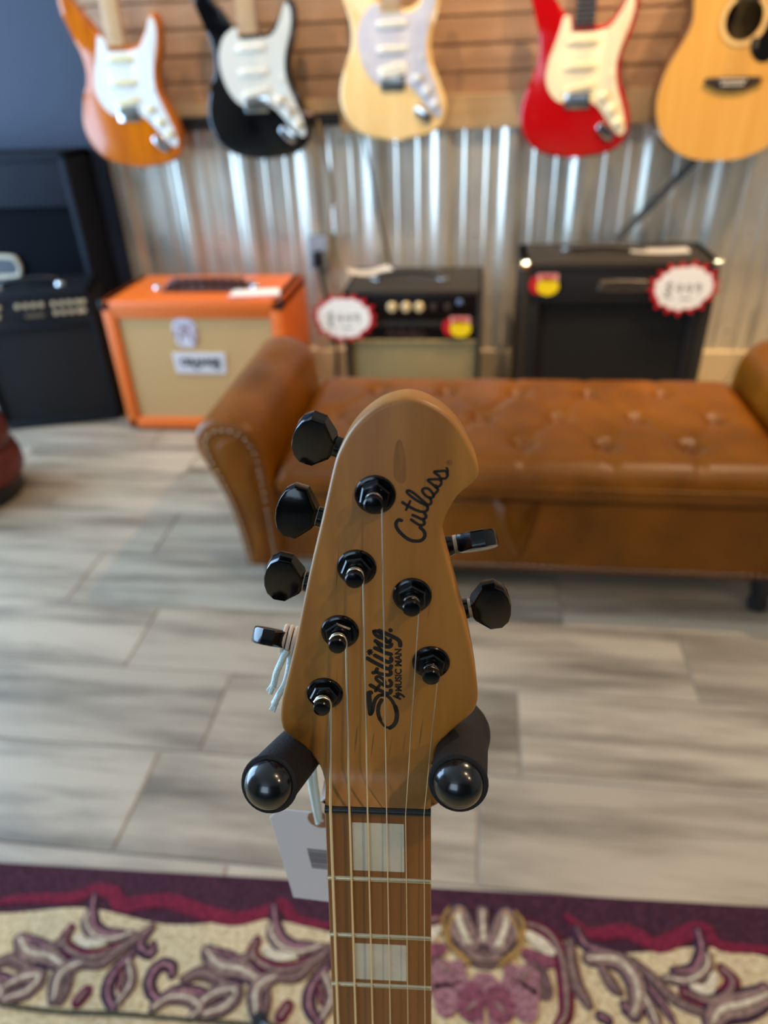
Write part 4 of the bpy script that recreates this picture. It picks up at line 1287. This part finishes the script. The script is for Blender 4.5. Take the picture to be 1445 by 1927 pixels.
m_syel = mat('sticker_yellow', 'f0cc08', 0.5)
m_ink = mat('marker_ink', '5a554c', 0.6)
m_gold = mat('gold_knob', 'cdb888', 0.3)


def amp_thing(name, label, x, y, rz=0):
    return thing(name, label, 'amplifier', (x, y, 0), (0, 0, rz))


def frame_box(x0, x1, z0, z1, y0, depth, t, bev=0.008, sunk=0.02, tz=None):
    """open-front cabinet shell: sides, top, bottom, back"""
    bm = box(x0, x0 + t, y0, y0 + depth, z0, z1, bev)
    box(x1 - t, x1, y0, y0 + depth, z0, z1, bev, bm=bm)
    box(x0, x1, y0, y0 + depth, z1 - (tz or t), z1, bev, bm=bm)
    box(x0, x1, y0, y0 + depth, z0, z0 + (tz or t), bev, bm=bm)
    box(x0 + 0.004, x1 - 0.004, y0 + depth - 0.012, y0 + depth - 0.002, z0 + 0.004, z1 - 0.004, bm=bm)
    return bm


def handle(t, x, y, z, ln, m, capm, arch=0.02):
    h = obj('handle', tube(smooth_pts([(x - ln / 2, y, z + 0.004), (x - ln / 2 + 0.02, y, z + arch * 0.7), (x, y, z + arch), (x + ln / 2 - 0.02, y, z + arch * 0.7), (x + ln / 2, y, z + 0.004)], 5, False), 0.0085, 10), m, t, auto=50)
    for s in (-1, 1):
        obj('end_cap', box(x + s * ln / 2 - 0.018, x + s * ln / 2 + 0.018, y - 0.014, y + 0.014, z, z + 0.009, 0.003, 2), capm, h, auto=40)


def corner(t, x, y, z, sx, sy, m, r=0.026):
    bm = bmesh.new()
    box(x - 0.001 if sx > 0 else x - r, x + r if sx > 0 else x + 0.001, y - 0.0015, y + 0.001, z - r, z + 0.0015, 0.001, 1, bm)
    box(x - 0.0015 if sx > 0 else x - 0.001, x + 0.001 if sx > 0 else x + 0.0015, y - 0.001, y + r, z - r, z + 0.0015, 0.0008, 1, bm)
    box(x - 0.001 if sx > 0 else x - r, x + r if sx > 0 else x + 0.001, y - 0.001, y + r, z - 0.001, z + 0.002, 0.001, 1, bm)
    obj('corner_protector', bm, m, t)


def knob(t, x, y, z, r, m, h=0.016):
    obj('knob', front(lathe([(r, 0), (r, h * 0.35), (r * 0.8, h * 0.5), (r * 0.75, h), (0, h)], 16), x, y, z), m, t, auto=40)


# orange combo: front face at y = 2.17
oa = amp_thing('guitar_amplifier', 'orange combo amplifier with tan grille cloth behind the left bench arm', -0.905, 2.17)
OW, OH, OD = 0.302, 0.462, 0.34
obj('cabinet', frame_box(-OW, OW, 0.012, OH, 0, OD, 0.042, 0.010, tz=0.04), m_orange, oa, auto=35)
gz0, gz1 = 0.05, OH - 0.058
gr = obj('grille', box(-OW + 0.043, OW - 0.043, 0.012, 0.03, gz0, OH - 0.03, 0.002, 1), m_cloth, oa)
obj('top_fascia', box(-OW + 0.03, OW - 0.03, 0.004, 0.03, gz1, OH - 0.02, 0.004, 2), m_orange, oa, auto=35)
cr = [(-32, -40), (-42, -10), (-44, 25), (-30, 48), (0, 55), (30, 48), (44, 20), (42, -12), (30, -42), (0, -48)]
crest = obj('crest_badge', front(prism([(x * MM * 0.95, y * MM * 0.95) for x, y in [p[:2] for p in smooth_pts([(x, y, 0) for x, y in cr], 3)]], 0, 0.003, 0.001, 1), -0.035, 0.012, 0.352), mat('badge_pearl', 'cfc8ce', 0.35), oa)
bm = bmesh.new()
for p in ([(-22, -26), (-10, 14), (0, 24), (10, 14), (22, -26)], [(-14, 2), (14, 2)], [(-26, 32), (0, 26), (26, 32)], [(34, 20), (36, -10), (30, -30)], [(-34, 14), (-36, -8)]):
    ribbon([(x * MM, y * MM) for x, y in p], 6 * MM, 0.0005, 0.0035, bm, 4)
obj('crest_print', front(bm, -0.035, 0.011, 0.350), mat('crest_ink', '8d6d76', 0.5), crest)
pl = obj('name_plate', front(prism([(-0.088, -0.036), (0.088, -0.036), (0.092, 0.036), (-0.092, 0.036)], 0, 0.004, 0.0015, 1), -0.002, 0.012, 0.252), mat('plate_white', 'cdc8c8', 0.35), oa)
tb = text_bm('ORANGE', 0.034, 0.0022)
xs = [v.co.x for v in tb.verts]
move(tb, Matrix.Scale(0.140 / (max(xs) - min(xs)), 4, (1, 0, 0)))
for x in (-0.015, 0.055):
    ribbon([(x - 0.012, -0.014), (x, -0.022), (x + 0.012, -0.013)], 0.005, 0.0, 0.0004, tb)
obj('plate_lettering', front(tb, 0.0, 0.0072, 0.255), mat('plate_ink', '3f413c', 0.5), pl)
# recessed control panel on top with knobs
cp = obj('control_panel', box(-0.135, 0.155, 0.10, 0.24, OH - 0.002, OH + 0.004, 0.003, 2), mat('panel_maroon', '4a1e14', 0.35), oa)
for k in range(8):
    obj('knob', lathe([(0.0105, 0), (0.0105, 0.010), (0.0085, 0.022), (0, 0.022)], 12, None, Matrix.Translation((-0.105 + 0.032 * k, 0.19, OH + 0.004))), mat('brown_knob', '2c120a', 0.3), cp, auto=40)
hh = obj('handle', tube(smooth_pts([(-0.13, 0.16, OH + 0.004), (-0.10, 0.155, OH + 0.022), (0.01, 0.15, OH + 0.026), (0.12, 0.155, OH + 0.022), (0.15, 0.16, OH + 0.004)], 5, False), 0.009, 10), mat('panel_maroon', '4a1e14', 0.35), oa, auto=50)
for s in (-0.165, 0.175):
    obj('end_cap', lathe([(0.016, 0), (0.015, 0.006), (0.008, 0.011), (0, 0.012)], 14, None, Matrix.Translation((s, 0.16, OH))), m_chrome, hh, auto=50)
for sx in (-1, 1):
    obj('corner_protector', box(sx * OW - 0.012 if sx > 0 else -OW - 0.003, OW + 0.003 if sx > 0 else -OW + 0.012, -0.003, 0.014, OH - 0.030, OH + 0.002, 0.005, 2), m_black, oa, auto=35)
for sx in (-1, 1):
    for yy in (0.05, OD - 0.05):
        obj('rubber_foot', lathe([(0.018, 0.0), (0.016, 0.013)], 14, None, Matrix.Translation((sx * (OW - 0.05), yy, 0))), m_black, oa)

oc = obj('price_card', move(prism([(-0.085, -0.042), (0.085, -0.045), (0.075, 0.045), (-0.075, 0.045)], 0, 0.0008), Matrix.Translation((-0.905 + 0.200, 2.235, OH + 0.0045)) @ Matrix.Rotation(0.15, 4, 'Z') @ Matrix.Rotation(math.radians(3), 4, 'X')), m_paper)
tag(oc, 'white and red price card lying on the orange amplifier', 'price card')
bm = move(box(-0.083, 0.083, -0.042, -0.022, 0.0008, 0.001), Matrix.Translation((-0.905 + 0.200, 2.235, OH + 0.0045)) @ Matrix.Rotation(0.15, 4, 'Z') @ Matrix.Rotation(math.radians(3), 4, 'X'))
obj('red_edge', bm, m_sred, oc)

# small combo with silver cloth: front at y = 2.25
sa = amp_thing('guitar_amplifier', 'small black combo amplifier with silver-grey grille cloth behind the bench', -0.200, 2.25)
SW, SH, SD = 0.222, 0.470, 0.32
obj('cabinet', frame_box(-SW, SW, 0.012, SH, 0, SD, 0.016, 0.006), m_tolexb, sa, auto=35)
pan = obj('control_panel', box(-SW + 0.016, SW - 0.016, 0.006, 0.05, 0.378, SH - 0.014, 0.003, 2), mat('panel_black', '08080a', 0.3), sa, auto=35)
obj('mid_rail', box(-SW + 0.016, SW - 0.016, 0.004, 0.05, 0.352, 0.372, 0.003, 2), m_tolexb, sa, auto=35)
obj('logo_band', box(-SW + 0.016, SW - 0.016, 0.012, 0.05, 0.305, 0.352, 0.002, 1), mat('panel_black', '08080a', 0.3), sa)
obj('grille', box(-SW + 0.016, SW - 0.016, 0.014, 0.05, 0.028, 0.305, 0.003, 2), m_silver, sa, auto=35)
obj('piping', box(-SW + 0.016, SW - 0.016, 0.008, 0.016, 0.302, 0.308, 0.002, 2), mat('piping_gold', 'b8a068', 0.4), sa, auto=35)
for k, (kx, km) in enumerate(((-0.065, m_gold), (-0.020, m_gold), (0.022, m_gold), (0.068, m_satin), (0.112, m_satin))):
    knob(sa, kx, 0.006, 0.418, 0.0155 if k < 3 else 0.011, km, 0.018)
obj('jewel_lamp', front(lathe([(0.010, 0), (0.010, 0.004), (0.006, 0.009), (0, 0.010)], 14), 0.150, 0.006, 0.432), mat('jewel_blue', '5a6c88', 0.15, coat=0.5), sa, auto=40)
bm = bmesh.new()
for p in ([(-60, -8), (-50, 12), (-46, -8), (-38, 6), (-36, -8), (-28, 6), (-25, -8), (-14, 14), (-14, -8), (-5, 6), (-2, -8), (8, 6), (10, -8), (20, 14), (20, -8), (30, 6), (33, -8), (44, 8), (56, -6)], [(-58, -20), (0, -16), (58, -12)]):
    ribbon([(x * MM * 1.1, y * MM * 1.1) for x, y in p], 4.5 * MM, 0, 0.0025, bm, 4)
obj('script_badge', front(bm, -0.02, 0.012, 0.330), m_satin, sa)
handle(sa, -0.02, 0.12, SH, 0.22, m_black, m_chrome, 0.030)
for sx in (-1, 1):
    for yy in (0.04, SD - 0.04):
        obj('rubber_foot', lathe([(0.016, 0.0), (0.014, 0.013)], 12, None, Matrix.Translation((sx * (SW - 0.04), yy, 0))), m_black, sa)

# large black combo: front at y = 2.30
ba = amp_thing('guitar_amplifier', 'large black combo amplifier with chrome corners behind the bench seat', 0.435, 2.30)
BW, BH, BD = 0.296, 0.540, 0.29
obj('cabinet', frame_box(-BW, BW, 0.012, BH, 0, BD, 0.030, 0.006, tz=0.022), m_tolexb, ba, auto=35)
obj('front_panel', box(-BW + 0.028, BW - 0.028, 0.004, 0.03, 0.415, BH - 0.020, 0.004, 2), m_tolex, ba, auto=35)
for sx in (-1, 1):
    x0, x1 = (-BW + 0.026, -BW + 0.062) if sx < 0 else (BW - 0.062, BW - 0.026)
    obj('side_rail', box(x0, x1, 0.004, 0.03, 0.03, 0.415, 0.003, 2), m_tolex, ba, auto=35)
obj('grille', box(-BW + 0.058, BW - 0.058, 0.018, 0.03, 0.03, 0.418, 0.002, 1), m_grille, ba)
lp = obj('logo_plate', front(prism([p[:2] for p in smooth_pts([(-.066, -.016, 0), (-.072, 0, 0), (-.066, .016, 0), (.066, .016, 0), (.072, 0, 0), (.066, -.016, 0)], 3)], 0, 0.003, 0.001, 1), 0.020, 0.004, 0.468), mat('plate_pewter', '5e574e', 0.35, metal=0.6), ba)
obj('plate_script', front(ribbon([(-0.058, -0.001), (-0.03, 0.003), (0.0, -0.002), (0.03, 0.003), (0.058, 0.0)], 0.006, 0, 0.0005), 0.020, 0.0008, 0.468), m_black, lp)
handle(ba, -0.03, 0.15, BH, 0.23, m_black, m_chrome, 0.016)
for sx in (-1, 1):
    corner(ba, sx * -BW, 0.0, BH, sx, 1, m_chrome, 0.022)
    obj('corner_protector', box(-sx * BW - 0.018 if -sx > 0 else -BW - 0.002, BW + 0.002 if -sx > 0 else -BW + 0.018, BD - 0.018, BD + 0.002, BH - 0.018, BH + 0.002, 0.003, 2), m_chrome, ba)
    for yy in (0.05, BD - 0.05):
        obj('rubber_foot', lathe([(0.018, 0.0), (0.016, 0.013)], 12, None, Matrix.Translation((sx * (BW - 0.05), yy, 0))), m_black, ba)

# papers on the amplifiers
def sheet(name, label, pts, th, curl, x, y, z, rz, tilt=0.0):
    bm = bmesh.new()
    nx, ny = 10, 4
    w_, h_ = pts
    g = [[bm.verts.new((-w_ / 2 + w_ * i / nx, -h_ / 2 + h_ * j / ny, curl * (abs(i / nx - 0.5) * 2) ** 2)) for i in range(nx + 1)] for j in range(ny + 1)]
    for j in range(ny):
        for i in range(nx):
            bm.faces.new((g[j][i], g[j][i + 1], g[j + 1][i + 1], g[j + 1][i]))
    bmesh.ops.solidify(bm, geom=bm.faces[:], thickness=th)
    o = obj(name, bm, m_paper, auto=40)
    o.location = (x, y, z)
    o.rotation_euler = (tilt, 0, rz)
    return tag(o, label, 'paper')


sheet('paper_sheet', 'curled white paper sheet on the small black amplifier', (0.15, 0.09), 0.0006, 0.012, -0.365, 2.475, SH + 0.003, 0.35)
sheet('paper_sheet', 'white paper sheet lying on the large black amplifier', (0.18, 0.08), 0.0006, 0.004, 0.575, 2.445, BH + 0.0015, -0.06)


# starburst price signs and round stickers
def burst(label, x, y, z, rx, rz_, n, rot, scrib, rzv=0.0):
    t = thing('starburst_sign', label, 'price sign', (x, y, z), group='starburst price signs')
    rnd = random.Random(n)
    for nm, k, m_, y0, y1 in (('red_card', 1.0, m_sred, 0.0, 0.0010), ('white_burst', 0.80, m_paper, 0.0010, 0.0014)):
        rnd = random.Random(n)
        pts = []
        for i in range(2 * n):
            a = PI * i / n + rot
            j = 1 + rnd.uniform(-0.05, 0.07)
            r = (1.0 * j if i % 2 == 0 else 0.80 * j) * (k if i % 2 == 0 else (0.93 if k < 1 else 1.0))
            pts.append((r * rx * math.cos(a), r * rz_ * math.sin(a)))
        obj(nm, front(prism(pts, y0, y1), 0, 0, 0, rzv), m_, t)
    bm = bmesh.new()
    for p in scrib:
        ribbon([(a * MM, b * MM) for a, b in p], 4.0 * MM, 0.0014, 0.0016, bm, 4)
    obj('handwritten_price', front(bm, 0, 0, 0, rzv), m_ink, t)
    return t


DOL = [[(-34, 10), (-44, 14), (-50, 6), (-40, -1), (-36, -10), (-46, -16), (-52, -10)], [(-43, 20), (-45, -22)]]
FOUR = lambda x: [[(x, 12), (x - 6, -2), (x + 10, -2)], [(x + 7, 10), (x + 6, -16)]]
NINE = lambda x: [[(x + 8, 8), (x, 12), (x - 5, 4), (x + 2, -1), (x + 9, 6), (x + 6, -16)]]
UNDER = [[(-56, -26), (-30, -30)], [(-4, -32), (24, -33)]]
burst('red-edged white starburst price sign on the small silver-cloth amplifier', -0.420, 2.236, 0.388, 0.108, 0.082, 17, 0.1, DOL + FOUR(-14) + FOUR(14) + NINE(40) + UNDER)
burst('red-edged white starburst price sign on the large chrome-cornered amplifier', 0.628, 2.283, 0.466, 0.106, 0.084, 17, 0.25, DOL + FOUR(-14) + FOUR(14) + NINE(40) + UNDER)


def sticker(label, x, y, z):
    t = thing('round_sticker', label, 'sticker', (x, y, z), group='red and yellow stickers')
    obj('yellow_disc', front(lathe([(0.034, 0), (0.034, 0.0010), (0, 0.0010)], 28, None, Matrix.Scale(0.8, 4, (0, 1, 0))), 0.010, -0.0006, -0.010), m_syel, t)
    obj('red_disc', front(lathe([(0.030, 0), (0.030, 0.0006), (0, 0.0006)], 24), -0.018, 0, -0.004), m_sred, t)
    bm = prism([(-0.028, 0.008), (0.036, 0.008), (0.036, 0.030), (-0.028, 0.030)], 0.0010, 0.0016)
    tp = obj('pink_band', front(bm, 0.004, 0, 0), mat('band_pink', 'e0988c', 0.5), t)
    tb = text_bm('SALE', 0.022, 0.0008)
    obj('band_lettering', front(move(tb, Matrix.Translation((0.004, 0.019, 0.0018))), 0.004, 0, 0), m_sred, tp)
    return t


sticker('small red and yellow sticker on the silver-cloth amplifier panel', -0.200 + 0.145, 2.2525, 0.358)
sticker('small red and yellow sticker on the chrome-cornered amplifier', 0.435 - 0.222, 2.2985, 0.478)

# black combo at far left, turned a little to the right
la = thing('guitar_amplifier', 'black combo amplifier with cream knobs at the far left of the floor', 'amplifier', (-1.673, 2.146, 0), (0, 0, math.atan2(0.117, 0.388)))
LW, LH, LD = 0.405, 0.478, 0.22
m_lt = mat('bluish_black_tolex', '0d1015', 0.6, spec=0.25, bump=0.4, bscale=500, var=0.12, vscale=90)
obj('cabinet', frame_box(0, LW, 0.006, LH, 0, LD, 0.018, 0.006, tz=0.03), m_lt, la, auto=35)
pn_ = obj('control_panel', box(0.018, LW - 0.018, 0.004, 0.04, 0.375, LH - 0.014, 0.003, 2), mat('panel_dark', '121318', 0.35), la, auto=35)
obj('grille', box(0.018, LW - 0.018, 0.010, 0.04, 0.034, 0.358, 0.003, 2), mat('grey_grille', '272524', 0.9, spec=0.15, col2='232120', vscale=240, bump=0.4, bscale=500), la, auto=35)
obj('rail', box(0.018, LW - 0.018, 0.002, 0.04, 0.356, 0.377, 0.003, 2), m_lt, la, auto=35)
for row, zz, ks in ((0, 0.437, (0.04, 0.075, 0.11, 0.17, 0.195, 0.22, 0.245, 0.285, 0.31, 0.335, 0.36, 0.38)), (1, 0.408, (0.04, 0.07, 0.10, 0.285, 0.31, 0.335, 0.36, 0.375))):
    for kx in ks:
        obj('knob', front(lathe([(0.0085, 0), (0.0085, 0.006), (0.0065, 0.014), (0, 0.014)], 12), kx, 0.004, zz), mat('cream_knob', 'c8b898', 0.3), pn_, auto=40)
obj('logo', box(0.185, 0.245, 0.002, 0.006, 0.396, 0.408, 0.001, 1), mat('logo_bronze', '6a5c48', 0.4), pn_)
hd_ = obj('handle', tube(smooth_pts([(0.10, 0.10, LH + 0.004), (0.125, 0.10, LH + 0.02), (0.20, 0.10, LH + 0.024), (0.275, 0.10, LH + 0.02), (0.30, 0.10, LH + 0.004)], 5, False), 0.009, 10), m_black, la, auto=50)
for hx in (0.10, 0.30):
    obj('end_cap', lathe([(0.016, 0), (0.015, 0.008), (0.008, 0.014), (0, 0.015)], 14, None, Matrix.Translation((hx, 0.085, LH))), m_chrome, hd_, auto=50)
for fx in (0.04, LW - 0.04):
    for fy in (0.04, LD - 0.04):
        obj('rubber_foot', lathe([(0.014, 0.0), (0.013, 0.008)], 12, None, Matrix.Translation((fx, fy, 0))), m_black, la)

# tall dark cabinet behind it
tc_ = thing('speaker_cabinet', 'tall black speaker cabinet standing against the navy wall', 'speaker cabinet', (-1.70, 2.478, 0))
m_tc = mat('cabinet_black', '10151f', 0.7, spec=0.2, bump=0.3, bscale=500, var=0.1, vscale=60)
obj('shell', frame_box(-0.325, 0.325, 0.02, 0.868, 0, 0.188, 0.026, 0.008), m_tc, tc_, auto=35)
obj('grille', box(-0.30, 0.30, 0.016, 0.03, 0.045, 0.700, 0.003, 2), mat('cab_grille', '05080e', 0.9, spec=0.1, bump=0.3, bscale=500), tc_, auto=35)
obj('top_board', box(-0.30, 0.30, 0.006, 0.03, 0.700, 0.845, 0.003, 2), m_tc, tc_, auto=35)
rr = [(-60, -34), (60, -34), (78, -20), (84, 0), (78, 20), (60, 34), (-60, 34), (-78, 20), (-84, 0), (-78, -20)]
sm_ = smooth_pts([(x * MM, y * MM, 0) for x, y in rr], 4)
bg_ = obj('badge_ring', front(tube([(p.x, p.y, 0.006) for p in sm_], 0.009, 8, None, True), -0.035, 0.012, 0.50), mat('badge_cream', 'a89a80', 0.4), tc_, auto=50)
obj('badge_field', front(prism([p[:2] for p in sm_], 0, 0.004), -0.035, 0.014, 0.50), m_black, bg_)
for fx in (-0.27, 0.27):
    for fy in (0.03, 0.155):
        obj('rubber_foot', lathe([(0.02, 0.0), (0.018, 0.021)], 12, None, Matrix.Translation((fx, fy, 0))), m_black, tc_)

# dark red padded stool at the left edge
rs = thing('padded_stool', 'dark red padded stool at the left edge of the picture', 'stool', (-1.515, 1.70, 0))
m_rv = mat('red_vinyl', '6e221e', 0.45, col2='521613', vscale=9, bump=0.2, bscale=300)
obj('lower_cushion', lathe([(0.150, 0.055), (0.168, 0.062), (0.176, 0.085), (0.176, 0.115), (0.168, 0.145), (0.150, 0.158)], 40), m_rv, rs, auto=60)
obj('upper_cushion', lathe([(0.145, 0.150), (0.157, 0.16), (0.162, 0.185), (0.160, 0.215), (0.150, 0.238), (0.120, 0.250), (0, 0.252)], 40), m_rv, rs, auto=60)
obj('plinth', lathe([(0.150, 0.0), (0.156, 0.010), (0.152, 0.050), (0.146, 0.058)], 36), mat('plinth_black', '131418', 0.4), rs, auto=50)

# wall outlet with plug, cables
ol = thing('wall_outlet', 'grey metal outlet box with black plug on the corrugated wall', 'outlet', (-0.575, Y_W - 0.003, 0.505))
obj('box', box(-0.036, 0.036, -0.050, 0.0, -0.058, 0.058, 0.005, 2), mat('outlet_grey', '7c848e', 0.35, metal=0.7), ol, auto=35)
obj('face_plate', box(-0.032, 0.032, -0.054, -0.049, -0.054, 0.054, 0.002, 1), mat('plate_grey', '8a9098', 0.4), ol)
obj('plug', box(-0.016, 0.018, -0.088, -0.054, -0.044, 0.010, 0.006, 2), m_black, ol, auto=35)
m_cab = mat('cable_black', '161616', 0.5)


def cable(label, pts, r, m_):
    o = obj('power_cable', tube(smooth_pts(pts, 8, False), r, 10), m_, auto=60)
    return tag(o, label, 'cable')


cable('black power cable running from the wall plug behind the small amplifier', [(-0.572, Y_W - 0.092, 0.47), (-0.560, Y_W - 0.10, 0.40), (-0.545, Y_W - 0.085, 0.30), (-0.53, Y_W - 0.075, 0.15), (-0.54, Y_W - 0.085, 0.02), (-0.56, Y_W - 0.10, 0.008)], 0.006, m_cab)
cable('tan cable hanging down the metal wall beside the outlet', [(-0.545, Y_W - 0.045, 0.93), (-0.525, Y_W - 0.045, 0.82), (-0.515, Y_W - 0.045, 0.70), (-0.535, Y_W - 0.05, 0.56), (-0.525, Y_W - 0.055, 0.42), (-0.50, Y_W - 0.04, 0.25), (-0.495, Y_W - 0.04, 0.01)], 0.0065, mat('cable_tan', '8a775c', 0.5))
cable('thin dark cable slanting down the metal wall from the butterscotch guitar', [(-0.405, Y_W - 0.045, 0.92), (-0.375, Y_W - 0.045, 0.78), (-0.345, Y_W - 0.045, 0.60), (-0.315, Y_W - 0.045, 0.45), (-0.31, Y_W - 0.05, 0.30), (-0.31, Y_W - 0.05, 0.01)], 0.004, m_cab)
bm = bmesh.new()  # thin grey strip in place of a shadow slanting across the metal
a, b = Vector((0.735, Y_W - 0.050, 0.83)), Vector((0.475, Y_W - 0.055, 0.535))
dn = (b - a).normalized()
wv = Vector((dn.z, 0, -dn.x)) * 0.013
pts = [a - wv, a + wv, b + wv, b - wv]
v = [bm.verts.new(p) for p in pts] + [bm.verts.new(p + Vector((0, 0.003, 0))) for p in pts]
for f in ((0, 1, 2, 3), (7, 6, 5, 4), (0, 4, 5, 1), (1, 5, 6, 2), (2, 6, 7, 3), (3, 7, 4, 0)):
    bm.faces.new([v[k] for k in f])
tag(obj('wall_shadow_strip', bm, mat('shadow_grey', '4c4c48', 0.7)), 'grey strip modelling the shadow that slants across the metal wall', 'shadow strip')
cable('thin pale cable looping along the floor by the right bench arm', [(0.98, Y_W - 0.06, 0.30), (0.965, Y_W - 0.08, 0.16), (0.93, Y_W - 0.10, 0.05), (0.86, Y_W - 0.10, 0.008), (0.78, Y_W - 0.09, 0.006), (0.74, Y_W - 0.07, 0.006)], 0.003, mat('cable_grey', '8a8272', 0.5))
